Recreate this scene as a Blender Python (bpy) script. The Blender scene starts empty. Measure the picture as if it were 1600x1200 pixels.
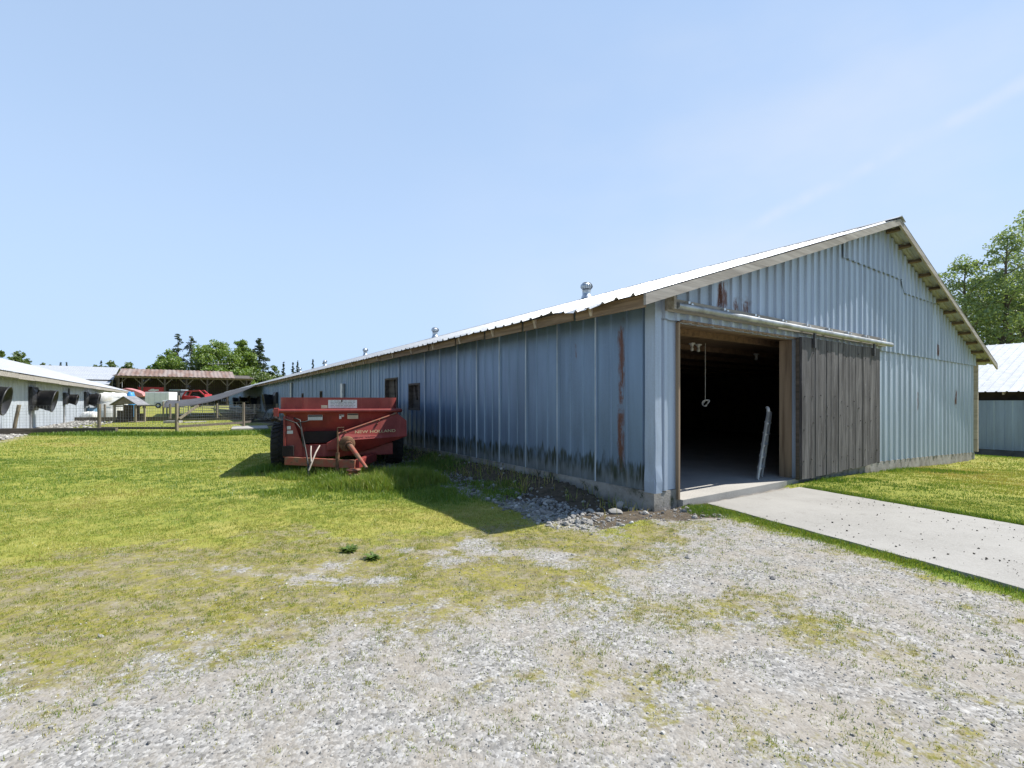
import bpy, math, random
import numpy as np
from mathutils import Vector, Matrix, Euler
rnd = random.Random(7)
SC = bpy.context.scene
COL = SC.collection
R = math.radians

# ------------------------------------------------------------------ camera
CAM_H = 1.3
cam = bpy.data.cameras.new('camera')
cam_ob = bpy.data.objects.new('camera', cam)
COL.objects.link(cam_ob)
cam_ob.location = (0, 0, CAM_H)
cam_ob.rotation_euler = (R(90), 0, 0)
cam.sensor_width = 36
cam.lens = 36 * 747 / 1600
cam.shift_y = 27 / 1600
cam.clip_start = 0.05
cam.clip_end = 6000
SC.camera = cam_ob

# ------------------------------------------------------------------ light
SUN_DIR = Vector((1.772, 0.541, 2.58)).normalized()
sun_el = math.asin(SUN_DIR.z)
sun_az = math.atan2(SUN_DIR.x, SUN_DIR.y)
sl = bpy.data.lights.new('sun', 'SUN')
sl.energy = 5.0
sl.angle = R(0.5)
sl.color = (1.0, 0.955, 0.88)
so = bpy.data.objects.new('sun', sl)
COL.objects.link(so)
so.location = (30, 10, 40)
so.rotation_euler = SUN_DIR.to_track_quat('Z', 'Y').to_euler()

W = bpy.data.worlds.new('World')
SC.world = W
W.use_nodes = True
wn, wl = W.node_tree.nodes, W.node_tree.links
wn.clear()
wo = wn.new('ShaderNodeOutputWorld')
bg = wn.new('ShaderNodeBackground')
sky = wn.new('ShaderNodeTexSky')
sky.sky_type = 'NISHITA'
sky.sun_disc = False
sky.sun_elevation = sun_el
sky.sun_rotation = sun_az
sky.air_density = 1.0
sky.dust_density = 0.0
sky.ozone_density = 3.0
bg.inputs[1].default_value = 0.11
# a thin old contrail and a veil of cirrus, placed by direction in the sky
tc = wn.new('ShaderNodeTexCoord')
def wm(op, a, b=None, c=None):
    n = wn.new('ShaderNodeMath'); n.operation = op
    for i, v in enumerate((a, b, c)):
        if v is None: continue
        if isinstance(v, (int, float)): n.inputs[i].default_value = v
        else: wl.new(v, n.inputs[i])
    return n.outputs[0]
def wdot(vec):
    n = wn.new('ShaderNodeVectorMath'); n.operation = 'DOT_PRODUCT'
    wl.new(tc.outputs['Generated'], n.inputs[0]); n.inputs[1].default_value = vec
    return n.outputs['Value']
def wnoise(scale, vscale, detail=4):
    mp = wn.new('ShaderNodeMapping'); mp.inputs['Scale'].default_value = vscale
    wl.new(tc.outputs['Generated'], mp.inputs[0])
    n = wn.new('ShaderNodeTexNoise'); n.inputs['Scale'].default_value = scale
    n.inputs['Detail'].default_value = detail
    wl.new(mp.outputs[0], n.inputs['Vector']); return n.outputs[0]
def wrange(v, a, b, c=0.0, d=1.0):
    n = wn.new('ShaderNodeMapRange'); n.interpolation_type = 'SMOOTHSTEP'
    wl.new(v, n.inputs[0])
    for i, q in enumerate((a, b, c, d)): n.inputs[i + 1].default_value = q
    return n.outputs[0]
ta = Vector((0.482, 1, 0.357)).normalized(); tb = Vector((1.071, 1, 0.659)).normalized()
nrm = ta.cross(tb).normalized(); tng = nrm.cross(ta).normalized()
dist = wm('ABSOLUTE', wm('ADD', wdot(nrm), wm('MULTIPLY', wm('SUBTRACT', wnoise(9, (1, 1, 1)), 0.5), 0.012)))
trail = wm('MULTIPLY', wrange(dist, 0.018, 0.0), wrange(wdot(tng), -0.03, 0.06))
trail = wm('MULTIPLY', trail, wrange(wnoise(14, (1, 1, 1), 5), 0.35, 0.7, 0.15, 0.8))
veil = wm('MULTIPLY', wrange(wnoise(1.7, (1, 1, 2.2), 6), 0.35, 0.85), wrange(wdot((0.75, 0.66, 0.1)), 0.45, 1.0, 0.1, 1.0))
veil = wm('MULTIPLY', veil, wrange(wdot((0, 0, 1)), 0.0, 0.08))
amt = wm('MINIMUM', wm('ADD', wm('MULTIPLY', trail, 0.36), wm('MULTIPLY', veil, 0.55)), 1.0)
tint = wn.new('ShaderNodeMix'); tint.data_type = 'RGBA'; tint.blend_type = 'MIX'
hz = wn.new('ShaderNodeMix'); hz.data_type = 'RGBA'                      # bright haze shaped to the front; sky behind left clear to deepen wall shade
wl.new(wm('MULTIPLY', wrange(wdot((0, 0, 1)), 0.0, 0.62, 0.97, 0.66), wrange(wdot((-0.1, 1, 0)), -0.35, 0.35, 0.0, 1.0)), hz.inputs[0]); wl.new(sky.outputs[0], hz.inputs[6]); hz.inputs[7].default_value = (3.6, 4.85, 6.8, 1)
wl.new(amt, tint.inputs[0]); wl.new(hz.outputs[2], tint.inputs[6])
tint.inputs[7].default_value = (5.2, 5.5, 6.0, 1)
wl.new(tint.outputs[2], bg.inputs[0])
wl.new(bg.outputs[0], wo.inputs[0])

vs = SC.view_settings
SC.display_settings.display_device = 'sRGB'
vs.view_transform = 'Standard'
vs.look = 'None'
vs.exposure = 0.54
vs.gamma = 1.0
vs.use_curve_mapping = False
SC.cycles.max_bounces = 8
SC.cycles.transparent_max_bounces = 8

# ------------------------------------------------------------------ frame of the barn
TH = math.atan2(0.5625, 0.8268)
C0 = Vector((1.770, 5.958, 0))
UX, UY = math.cos(TH), math.sin(TH)
def loc2w(lx, ly, z=0.0):
    return Vector((C0.x + lx * UX - ly * UY, C0.y + lx * UY + ly * UX, z))
def w2loc(X, Y):
    dx, dy = X - C0.x, Y - C0.y
    return dx * UX + dy * UY, -dx * UY + dy * UX
def sstep(a, b, x):
    t = np.clip((x - a) / (b - a), 0, 1); return t * t * (3 - 2 * t)
def gz(X, Y):
    lx, ly = w2loc(X, Y)
    z = -0.03 - 0.30 * sstep(3, 14, lx) - 0.35 * sstep(14, 20, lx)
    z = z + (0.42 * sstep(32, 65, Y) + 0.8 * sstep(65, 140, Y)) * (1 - sstep(-1.5, 0.5, lx) * (1 - sstep(75, 90, ly)))
    return z

def _hash(i, j, s):
    h = (i.astype(np.int64) * 374761393 + j.astype(np.int64) * 668265263 + s * 974634777) & 0xffffffff
    h = ((h ^ (h >> 13)) * 1274126177) & 0xffffffff
    return ((h ^ (h >> 16)) & 0xffff) / 65535.0
def vnoise(x, y, s=0):
    i = np.floor(x); j = np.floor(y); fx = x - i; fy = y - j
    fx = fx * fx * (3 - 2 * fx); fy = fy * fy * (3 - 2 * fy)
    a = _hash(i, j, s); b = _hash(i + 1, j, s); c = _hash(i, j + 1, s); d = _hash(i + 1, j + 1, s)
    return (a * (1 - fx) + b * fx) * (1 - fy) + (c * (1 - fx) + d * fx) * fy
def fbm(x, y, s=0, o=4):
    t = 0; a = 0.5; n = 0
    for k in range(o):
        t = t + a * vnoise(x * 2 ** k + 17 * k, y * 2 ** k + 5 * k, s + k); n += a; a *= 0.55
    return t / n

# ------------------------------------------------------------------ mesh helpers
class MB:
    def __init__(s): s.v = []; s.f = []; s.sm = []
    def add(s, vs, fs, smooth=False):
        o = len(s.v); s.v.extend([tuple(p) for p in vs])
        for f in fs: s.f.append([i + o for i in f]); s.sm.append(smooth)
        return s
    def box(s, c, d, rot=None):
        h = [q / 2 for q in d]
        vs = [Vector((x * h[0], y * h[1], z * h[2])) for x in (-1, 1) for y in (-1, 1) for z in (-1, 1)]
        if rot is not None:
            m = Euler(rot).to_matrix(); vs = [m @ p for p in vs]
        vs = [p + Vector(c) for p in vs]
        return s.add(vs, [(0, 1, 3, 2), (4, 6, 7, 5), (0, 4, 5, 1), (2, 3, 7, 6), (0, 2, 6, 4), (1, 5, 7, 3)])
    def bx(s, x0, x1, y0, y1, z0, z1):
        return s.box(((x0 + x1) / 2, (y0 + y1) / 2, (z0 + z1) / 2), (abs(x1 - x0), abs(y1 - y0), abs(z1 - z0)))
    def bar(s, p0, p1, w, h, up=(0, 0, 1)):
        p0 = Vector(p0); p1 = Vector(p1); d = (p1 - p0).normalized(); u = Vector(up)
        if abs(d.dot(u)) > 0.97: u = Vector((1, 0, 0))
        a = d.cross(u).normalized(); b = a.cross(d).normalized()
        vs = []
        for p in (p0, p1):
            for i, j in ((-1, -1), (1, -1), (1, 1), (-1, 1)):
                vs.append(p + a * (i * w / 2) + b * (j * h / 2))
        return s.add(vs, [(3, 2, 1, 0), (4, 5, 6, 7), (0, 1, 5, 4), (1, 2, 6, 5), (2, 3, 7, 6), (3, 0, 4, 7)])
    def tube(s, path, r, n=8, cap=True, smooth=True):
        P = [Vector(p) for p in path]; k = len(P)
        rr = r if isinstance(r, (list, tuple)) else [r] * k
        vs = []; fs = []; a = None
        for i, p in enumerate(P):
            d = (P[min(i + 1, k - 1)] - P[max(i - 1, 0)]).normalized()
            if a is None:
                u = Vector((0, 0, 1)) if abs(d.z) < 0.9 else Vector((1, 0, 0))
                a = d.cross(u).normalized()
            else:
                a = (a - d * a.dot(d)).normalized()
            b = d.cross(a)
            for q in range(n):
                t = 2 * math.pi * q / n
                vs.append(p + (a * math.cos(t) + b * math.sin(t)) * rr[i])
        for i in range(k - 1):
            for q in range(n):
                q2 = (q + 1) % n
                fs.append((i * n + q, i * n + q2, (i + 1) * n + q2, (i + 1) * n + q))
        s.add(vs, fs, smooth)
        if cap:
            s.add(vs[:n], [tuple(range(n - 1, -1, -1))]); s.add(vs[-n:], [tuple(range(n))])
        return s
    def lathe(s, prof, c, axis='z', n=24, smooth=True):
        vs = []; fs = []; m = len(prof)
        for r, h in prof:
            for q in range(n):
                t = 2 * math.pi * q / n; x, y = r * math.cos(t), r * math.sin(t)
                p = {'z': (x, y, h), 'x': (h, x, y), 'y': (x, h, y)}[axis]
                vs.append((p[0] + c[0], p[1] + c[1], p[2] + c[2]))
        for i in range(m - 1):
            for q in range(n):
                q2 = (q + 1) % n
                fs.append((i * n + q, i * n + q2, (i + 1) * n + q2, (i + 1) * n + q))
        return s.add(vs, fs, smooth)
    def prism(s, poly, d):
        n = len(poly); d = Vector(d); P = [Vector(p) for p in poly]
        vs = P + [p + d for p in P]
        fs = [tuple(range(n - 1, -1, -1)), tuple(range(n, 2 * n))]
        fs += [(i, (i + 1) % n, (i + 1) % n + n, i + n) for i in range(n)]
        return s.add(vs, fs)
    def quad(s, a, b, c, d): return s.add([a, b, c, d], [(0, 1, 2, 3)])
    def xform(s, m):
        s.v = [tuple(m @ Vector(p)) for p in s.v]; return s
    def build(s, name, mat, parent=None, bevel=0.0):
        me = bpy.data.meshes.new(name)
        me.from_pydata(s.v, [], s.f); me.validate()
        if len(me.polygons) == len(s.sm):
            me.polygons.foreach_set('use_smooth', s.sm)
        me.materials.append(mat)
        o = bpy.data.objects.new(name, me); COL.objects.link(o)
        if parent is not None: o.parent = parent
        if bevel:
            b = o.modifiers.new('bevel', 'BEVEL'); b.width = bevel; b.segments = 2; b.limit_method = 'ANGLE'
        return o
def mesh_np(name, V, F, mat, smooth=False, parent=None, attrs=None):
    me = bpy.data.meshes.new(name)
    V = np.asarray(V, np.float32); F = np.asarray(F, np.int32)
    k = F.shape[1]
    me.vertices.add(len(V)); me.vertices.foreach_set('co', V.ravel())
    me.loops.add(F.size); me.loops.foreach_set('vertex_index', F.ravel())
    me.polygons.add(len(F)); me.polygons.foreach_set('loop_start', np.arange(0, F.size, k, dtype=np.int32))
    try: me.polygons.foreach_set('loop_total', np.full(len(F), k, np.int32))
    except Exception: pass
    me.polygons.foreach_set('use_smooth', np.full(len(F), smooth, bool))
    for an, av in (attrs or {}).items():
        at = me.attributes.new(an, 'FLOAT', 'POINT'); at.data.foreach_set('value', np.asarray(av, np.float32))
    me.update(calc_edges=True)
    me.materials.append(mat)
    o = bpy.data.objects.new(name, me); COL.objects.link(o)
    if parent is not None: o.parent = parent
    return o
def tag(o, label=None, cat=None, group=None, kind=None):
    if label: o['label'] = label
    if cat: o['category'] = cat
    if group: o['group'] = group
    if kind: o['kind'] = kind
    return o
def thing(name, label, cat, loc=(0, 0, 0), rz=0.0, group=None):
    o = bpy.data.objects.new(name, None); COL.objects.link(o)
    o.empty_display_size = 0.2
    o.location = loc; o.rotation_euler = (0, 0, rz)
    return tag(o, label, cat, group)
def copy_tree(o, parent=None):
    c = o.copy(); COL.objects.link(c)
    if parent is not None: c.parent = parent
    for ch in list(o.children): copy_tree(ch, c)
    return c

# ------------------------------------------------------------------ material helpers
class NM:
    def __init__(s, name):
        s.m = bpy.data.materials.new(name); s.m.use_nodes = True
        s.n = s.m.node_tree.nodes; s.l = s.m.node_tree.links; s.n.clear()
        s.out = s.n.new('ShaderNodeOutputMaterial')
        s.bs = s.n.new('ShaderNodeBsdfPrincipled'); s.l.new(s.bs.outputs[0], s.out.inputs[0])
        s.tc = s.n.new('ShaderNodeTexCoord')
    def set(s, inp, v):
        if isinstance(v, bpy.types.NodeSocket): s.l.new(v, inp)
        elif isinstance(v, (tuple, list)) and len(v) == 3 and len(inp.default_value) == 4: inp.default_value = (*v, 1)
        else: inp.default_value = v
    def co(s, scale=(1, 1, 1), src='Object', loc=(0, 0, 0)):
        mp = s.n.new('ShaderNodeMapping'); mp.inputs['Scale'].default_value = scale; mp.inputs['Location'].default_value = loc
        s.l.new(s.tc.outputs[src], mp.inputs[0]); return mp.outputs[0]
    def noise(s, scale, vec=None, detail=4, rough=0.55):
        t = s.n.new('ShaderNodeTexNoise'); t.inputs['Scale'].default_value = scale
        t.inputs['Detail'].default_value = detail; t.inputs['Roughness'].default_value = rough
        s.l.new(vec if vec is not None else s.tc.outputs['Object'], t.inputs['Vector']); return t.outputs[0]
    def voro(s, scale, vec=None, out='Distance', rand=1.0):
        t = s.n.new('ShaderNodeTexVoronoi'); t.inputs['Scale'].default_value = scale; t.inputs['Randomness'].default_value = rand
        s.l.new(vec if vec is not None else s.tc.outputs['Object'], t.inputs['Vector']); return t.outputs[out]
    def math(s, op, a, b=None, c=None, clamp=False):
        t = s.n.new('ShaderNodeMath'); t.operation = op; t.use_clamp = clamp
        for i, v in enumerate((a, b, c)):
            if v is not None: s.set(t.inputs[i], v)
        return t.outputs[0]
    def mul(s, a, b): return s.math('MULTIPLY', a, b)
    def rng(s, v, a, b, c=0.0, d=1.0):
        t = s.n.new('ShaderNodeMapRange'); t.interpolation_type = 'SMOOTHSTEP'; s.set(t.inputs[0], v)
        for i, q in enumerate((a, b, c, d)): s.set(t.inputs[i + 1], q)
        return t.outputs[0]
    def mix(s, f, a, b, mode='MIX'):
        t = s.n.new('ShaderNodeMix'); t.data_type = 'RGBA'; t.blend_type = mode
        s.set(t.inputs[0], f); s.set(t.inputs[6], a); s.set(t.inputs[7], b); return t.outputs[2]
    def ramp(s, f, stops):
        t = s.n.new('ShaderNodeValToRGB'); e = t.color_ramp.elements
        while len(e) < len(stops): e.new(0.5)
        for q, (p, c) in zip(e, stops): q.position = p; q.color = (*c, 1)
        s.set(t.inputs[0], f); return t.outputs[0]
    def sep(s, src='Object'):
        t = s.n.new('ShaderNodeSeparateXYZ'); s.l.new(s.tc.outputs[src], t.inputs[0]); return t.outputs
    def attr(s, name):
        t = s.n.new('ShaderNodeAttribute'); t.attribute_name = name; return t.outputs['Fac']
    def island(s):
        return s.n.new('ShaderNodeNewGeometry').outputs['Random Per Island']
    def bump(s, h, strength=0.3, dist=0.01):
        t = s.n.new('ShaderNodeBump'); t.inputs['Strength'].default_value = strength; t.inputs['Distance'].default_value = dist
        s.set(t.inputs['Height'], h); s.l.new(t.outputs[0], s.bs.inputs['Normal'])
    def fin(s, col=None, rough=0.7, metal=0.0, spec=None):
        if col is not None: s.set(s.bs.inputs['Base Color'], col)
        s.set(s.bs.inputs['Roughness'], rough); s.set(s.bs.inputs['Metallic'], metal)
        if spec is not None: s.set(s.bs.inputs['Specular IOR Level'], spec)
        return s.m
    def leafy(s, col, trans=0.35):
        d = s.n.new('ShaderNodeBsdfDiffuse'); t = s.n.new('ShaderNodeBsdfTranslucent'); m = s.n.new('ShaderNodeMixShader')
        s.set(d.inputs[0], col); s.set(t.inputs[0], s.mix(1.0, col, (1.0, 1.0, 0.45), 'MULTIPLY')); m.inputs[0].default_value = trans
        s.l.new(d.outputs[0], m.inputs[1]); s.l.new(t.outputs[0], m.inputs[2])
        g = s.n.new('ShaderNodeBsdfGlossy'); g.inputs['Roughness'].default_value = 0.45
        m2 = s.n.new('ShaderNodeMixShader'); m2.inputs[0].default_value = 0.05
        s.l.new(m.outputs[0], m2.inputs[1]); s.l.new(g.outputs[0], m2.inputs[2])
        s.l.new(m2.outputs[0], s.out.inputs[0]); s.n.remove(s.bs); return s.m

def plain(name, col, rough=0.7, metal=0.0, var=0.25, scale=6.0, bump=0.0, vscale=(1, 1, 1), dirt=None):
    n = NM(name)
    f = n.noise(scale, n.co(vscale), 5)
    c = n.mix(n.rng(f, 0.25, 0.75), tuple(q * (1 - var) for q in col), tuple(min(1, q * (1 + var)) for q in col))
    if dirt:
        c = n.mix(n.rng(n.noise(scale * 0.45, n.co(vscale), 6, 0.7), 0.5, 0.72, 0, 0.8), c, dirt)
    if bump: n.bump(n.noise(scale * 6, n.co(vscale), 4), bump, 0.01)
    return n.fin(c, rough, metal)
def wood(name, ca, cb, axis='z', dark=(0.03, 0.025, 0.02), rough=0.85, fine=1.0):
    n = NM(name)
    st = {'z': (14, 14, 0.7), 'x': (0.7, 14, 14), 'y': (14, 0.7, 14)}[axis]
    st = tuple(q * fine for q in st)
    f = n.noise(1.0, n.co(st), 6, 0.65)
    g = n.noise(2.6, n.co(tuple(q * 0.35 for q in st)), 4)
    c = n.mix(n.rng(f, 0.3, 0.7), ca, cb)
    c = n.mix(n.rng(g, 0.52, 0.78, 0, 0.75), c, dark)
    n.bump(n.noise(1.6, n.co(st), 5), 0.5, 0.006)
    return n.fin(c, rough)

def metal_sheet(name, base, algae=False, rusts=(), metal=0.55, rough=0.42, ax='x', grime=0.35):
    """weathered galvanised sheet; streaks run down, rust where listed as (a0,a1,z0,z1) along the wall"""
    n = NM(name); X, Y, Z = n.sep()
    A = X if ax == 'x' else Y
    streak = n.noise(1.0, n.co((5, 5, 0.35)), 6, 0.6)
    blot = n.noise(1.3, n.co((1, 1, 0.6)), 5, 0.6)
    fine = n.noise(55, n.co((1, 1, 0.7)), 3, 0.6)
    c = n.mix(n.rng(streak, 0.3, 0.72), tuple(q * 0.80 for q in base), tuple(min(1, q * 1.14) for q in base))
    c = n.mix(n.rng(blot, 0.42, 0.75, 0, grime), c, tuple(q * 0.55 for q in base))
    c = n.mix(n.rng(fine, 0.35, 0.75, 0, 0.35), c, tuple(min(1, q * 1.25) for q in base))
    pan = n.math('FLOOR', n.mul(A, 1 / 0.84))                       # each sheet its own tone
    wn_ = n.n.new('ShaderNodeTexWhiteNoise'); wn_.noise_dimensions = '1D'; n.l.new(pan, wn_.inputs['W'])
    c = n.mix(n.rng(wn_.outputs[0], 0, 1, 0, 0.22), c, tuple(q * 0.7 for q in base))
    mt = metal; rg = n.rng(fine, 0.3, 0.8, rough - 0.06, rough + 0.12)
    rmask = None
    wob = n.mul(n.math('SUBTRACT', n.noise(7, n.co((1, 1, 0.5)), 5, 0.7), 0.5), 0.16)
    wobz = n.mul(n.math('SUBTRACT', n.noise(9, n.co((1, 1, 1)), 4, 0.7), 0.5), 0.5)
    for a0, a1, z0, z1 in rusts:
        a = n.math('ADD', A, wob); z = n.math('ADD', Z, wobz)
        q = 0.03
        m = n.mul(n.mul(n.rng(a, a0 - q, a0 + q), n.rng(a, a1 + q, a1 - q)), n.mul(n.rng(z, z0 - 0.08, z0 + 0.08), n.rng(z, z1 + 0.08, z1 - 0.08)))
        rmask = m if rmask is None else n.math('MAXIMUM', rmask, m)
    if rmask is not None: rmask = n.mul(rmask, n.rng(n.noise(1.0, n.co((26, 26, 5)), 5, 0.7), 0.36, 0.50))
    spots = n.mul(n.rng(n.noise(3.1, n.co((1.6, 1.6, 0.5)), 6, 0.75), 0.72, 0.80), 0.8)
    rmask = spots if rmask is None else n.math('MAXIMUM', rmask, spots)
    rust = n.mix(n.noise(22, None, 4), (0.06, 0.020, 0.014), (0.17, 0.060, 0.036))
    c = n.mix(rmask, c, rust)
    if algae:
        drip = n.noise(1.0, n.co((9, 9, 0.0)), 3, 0.6)
        drip2 = n.noise(1.0, n.co((34, 34, 2.0)), 4, 0.6)
        rib = n.math('PINGPONG', n.math('ADD', A, 0.0), 0.14)           # dirt gathers beside the ribs
        top = n.math('ADD', n.math('ADD', n.mul(drip, 0.42), n.mul(drip2, 0.22)), n.mul(n.rng(rib, 0.0, 0.05, 0.10, 0.0), n.rng(n.noise(1.0, n.co((2.1, 2.1, 0)), 2), 0.35, 0.65)))
        top = n.math('ADD', n.math('ADD', top, 0.20), n.mul(n.math('SUBTRACT', n.noise(1.0, n.co((0.7, 0.7, 0)), 2), 0.5), 0.25))
        band = n.mul(n.rng(n.math('SUBTRACT', top, Z), -0.04, 0.05), n.rng(n.math('SUBTRACT', n.math('SUBTRACT', top, 0.22), Z), 0.06, -0.06, 0.42, 1.0))
        low = n.mul(n.rng(Z, 0.46, 0.28), 0.62)
        c = n.mix(low, c, (0.25, 0.25, 0.225))
        c = n.mix(n.mul(band, n.rng(n.noise(6, n.co((3, 3, 0.5)), 4), 0.3, 0.62, 0.30, 0.97)), c, n.mix(n.noise(12), (0.010, 0.016, 0.008), (0.035, 0.05, 0.022)))
        mt = n.math('SUBTRACT', mt, n.mul(n.math('MAXIMUM', band, low), metal), clamp=True)
    mt = n.math('MULTIPLY', mt, n.math('SUBTRACT', 1.0, rmask)) 
    n.bump(n.math('ADD', n.noise(1.4, n.co((1, 1, 0.5)), 2), n.mul(n.noise(70), 0.05)), 0.22, 0.03)
    return n.fin(c, rg, mt)
# ------------------------------------------------------------------ materials
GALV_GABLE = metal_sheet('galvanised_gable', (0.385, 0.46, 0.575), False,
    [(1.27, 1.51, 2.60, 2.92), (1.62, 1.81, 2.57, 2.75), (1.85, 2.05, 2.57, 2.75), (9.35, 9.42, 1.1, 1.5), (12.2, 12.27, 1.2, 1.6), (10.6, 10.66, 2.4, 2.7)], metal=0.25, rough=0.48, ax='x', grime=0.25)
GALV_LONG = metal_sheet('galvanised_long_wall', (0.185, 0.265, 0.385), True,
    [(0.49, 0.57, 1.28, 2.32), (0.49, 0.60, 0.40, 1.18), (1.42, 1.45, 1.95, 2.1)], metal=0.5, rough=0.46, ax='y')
GALV_RIGHT = metal_sheet('galvanised_side_wall', (0.30, 0.37, 0.46), False, [(1.6, 1.85, 0.25, 1.2), (4.0, 4.1, 1.0, 1.4)], metal=0.5, ax='y')
ROOFM = metal_sheet('roof_sheet', (0.42, 0.44, 0.46), False, [], metal=0.35, rough=0.42, ax='y', grime=0.2)
ROOFW = metal_sheet('white_roof_sheet', (0.42, 0.44, 0.47), False, [], metal=0.1, rough=0.5, ax='y', grime=0.12)
WHITEWALL = metal_sheet('white_sheet_wall', (0.44, 0.48, 0.53), False, [], metal=0.1, rough=0.55, ax='y', grime=0.15)
RUSTROOF = NM('rusty_roof')
_x, _y, _z = RUSTROOF.sep()
_f = RUSTROOF.noise(1.0, RUSTROOF.co((0.9, 0.2, 0.2)), 5)
RUSTROOF = RUSTROOF.fin(RUSTROOF.mix(RUSTROOF.rng(_f, 0.38, 0.62), (0.27, 0.215, 0.19), (0.19, 0.115, 0.085)), 0.7)
CONC = NM('concrete')
_c = CONC.mix(CONC.rng(CONC.noise(1.1, None, 6, 0.65), 0.3, 0.72), (0.40, 0.385, 0.355), (0.27, 0.26, 0.24))
_c = CONC.mix(CONC.rng(CONC.noise(60, None, 3), 0.35, 0.7), _c, (0.46, 0.445, 0.41))
_c = CONC.mix(CONC.rng(CONC.noise(0.5, CONC.co((1, 3, 1)), 5, 0.7), 0.55, 0.75, 0, 0.4), _c, (0.2, 0.19, 0.17))
CONC.bump(CONC.noise(90, None, 4), 0.35, 0.006)
CONC = CONC.fin(_c, 0.9)
MOSSCONC = NM('stained_concrete')
_c = MOSSCONC.mix(MOSSCONC.rng(MOSSCONC.noise(2.5, None, 6, 0.7), 0.38, 0.66), (0.36, 0.34, 0.31), (0.20, 0.185, 0.16))
_c = MOSSCONC.mix(MOSSCONC.rng(MOSSCONC.noise(5, None, 6, 0.7), 0.55, 0.7), _c, (0.06, 0.065, 0.035))
MOSSCONC.bump(MOSSCONC.noise(40, None, 5), 0.5, 0.012)
MOSSCONC = MOSSCONC.fin(_c, 0.95)
WEATHERED = wood('weathered_board', (0.42, 0.39, 0.35), (0.24, 0.215, 0.185), 'x', (0.09, 0.075, 0.06))
BARNDOOR = NM('old_door_planks')
_s = BARNDOOR.noise(1.0, BARNDOOR.co((30, 30, 1.1)), 6, 0.7); _s2 = BARNDOOR.noise(1.0, BARNDOOR.co((5, 5, 0.55)), 5, 0.65)
_c = BARNDOOR.mix(BARNDOOR.rng(_s, 0.32, 0.68), (0.075, 0.069, 0.073), (0.21, 0.20, 0.208))
_c = BARNDOOR.mix(BARNDOOR.rng(_s2, 0.38, 0.66, 0, 0.9), _c, (0.035, 0.031, 0.034))
_c = BARNDOOR.mix(BARNDOOR.rng(BARNDOOR.noise(9, BARNDOOR.co((3, 3, 0.8)), 5, .7), 0.60, 0.74, 0, 0.7), _c, (0.30, 0.29, 0.30))
_c = BARNDOOR.mix(BARNDOOR.mul(BARNDOOR.island(), 0.22), _c, (0.05, 0.046, 0.05))
BARNDOOR.bump(BARNDOOR.math('ADD', _s, BARNDOOR.mul(_s2, .5)), 0.6, 0.006)
BARNDOOR = BARNDOOR.fin(_c, 0.9)
BROWNWOOD = wood('brown_board', (0.30, 0.215, 0.145), (0.165, 0.112, 0.07), 'y', (0.045, 0.03, 0.02), fine=1.8)
JAMBWOOD = wood('jamb_board', (0.33, 0.245, 0.165), (0.21, 0.15, 0.10), 'z', (0.09, 0.055, 0.03))
PLY = wood('plywood', (0.24, 0.15, 0.085), (0.15, 0.095, 0.055), 'y', (0.08, 0.05, 0.03))
RAFTER = wood('rafter_timber', (0.55, 0.47, 0.37), (0.38, 0.31, 0.24), 'y', (0.15, 0.11, 0.08))
DARKWOOD = wood('dark_timber', (0.13, 0.105, 0.085), (0.065, 0.052, 0.042), 'y', (0.02, 0.017, 0.014))
POSTWOOD = wood('fence_post_wood', (0.30, 0.255, 0.19), (0.17, 0.14, 0.10), 'z', (0.06, 0.05, 0.04))
KERBWOOD = wood('sleeper_wood', (0.16, 0.135, 0.11), (0.08, 0.066, 0.055), 'x', (0.03, 0.025, 0.02))
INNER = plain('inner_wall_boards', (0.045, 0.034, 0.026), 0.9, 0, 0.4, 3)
BLACK = plain('black_plastic', (0.022, 0.022, 0.025), 0.45, 0, 0.4, 5, dirt=(0.10, 0.10, 0.10))
DARKGREY = plain('dark_grey_paint', (0.06, 0.06, 0.065), 0.6, 0, 0.3)
ZINC = plain('zinc_pipe', (0.62, 0.64, 0.66), 0.38, 0.7, 0.15, 8)
VENTM = plain('vent_metal', (0.45, 0.50, 0.55), 0.4, 0.7, 0.15, 8)
ALU = plain('aluminium', (0.52, 0.54, 0.56), 0.45, 0.5, 0.15)
WHITEP = plain('white_paint', (0.74, 0.74, 0.72), 0.55, 0, 0.06, 4, dirt=(0.5, 0.48, 0.44))
RUBBER = plain('tyre_rubber', (0.018, 0.018, 0.019), 0.8, 0, 0.3, 8, dirt=(0.07, 0.06, 0.05))
WIRE = plain('fence_wire', (0.30, 0.31, 0.31), 0.5, 0.5, 0.1)
FENCEWIRE = WIRE
BULB = plain('white_glass', (0.45, 0.45, 0.43), 0.25, 0, 0.02)
STRING = plain('cord', (0.50, 0.48, 0.44), 0.8)

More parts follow.
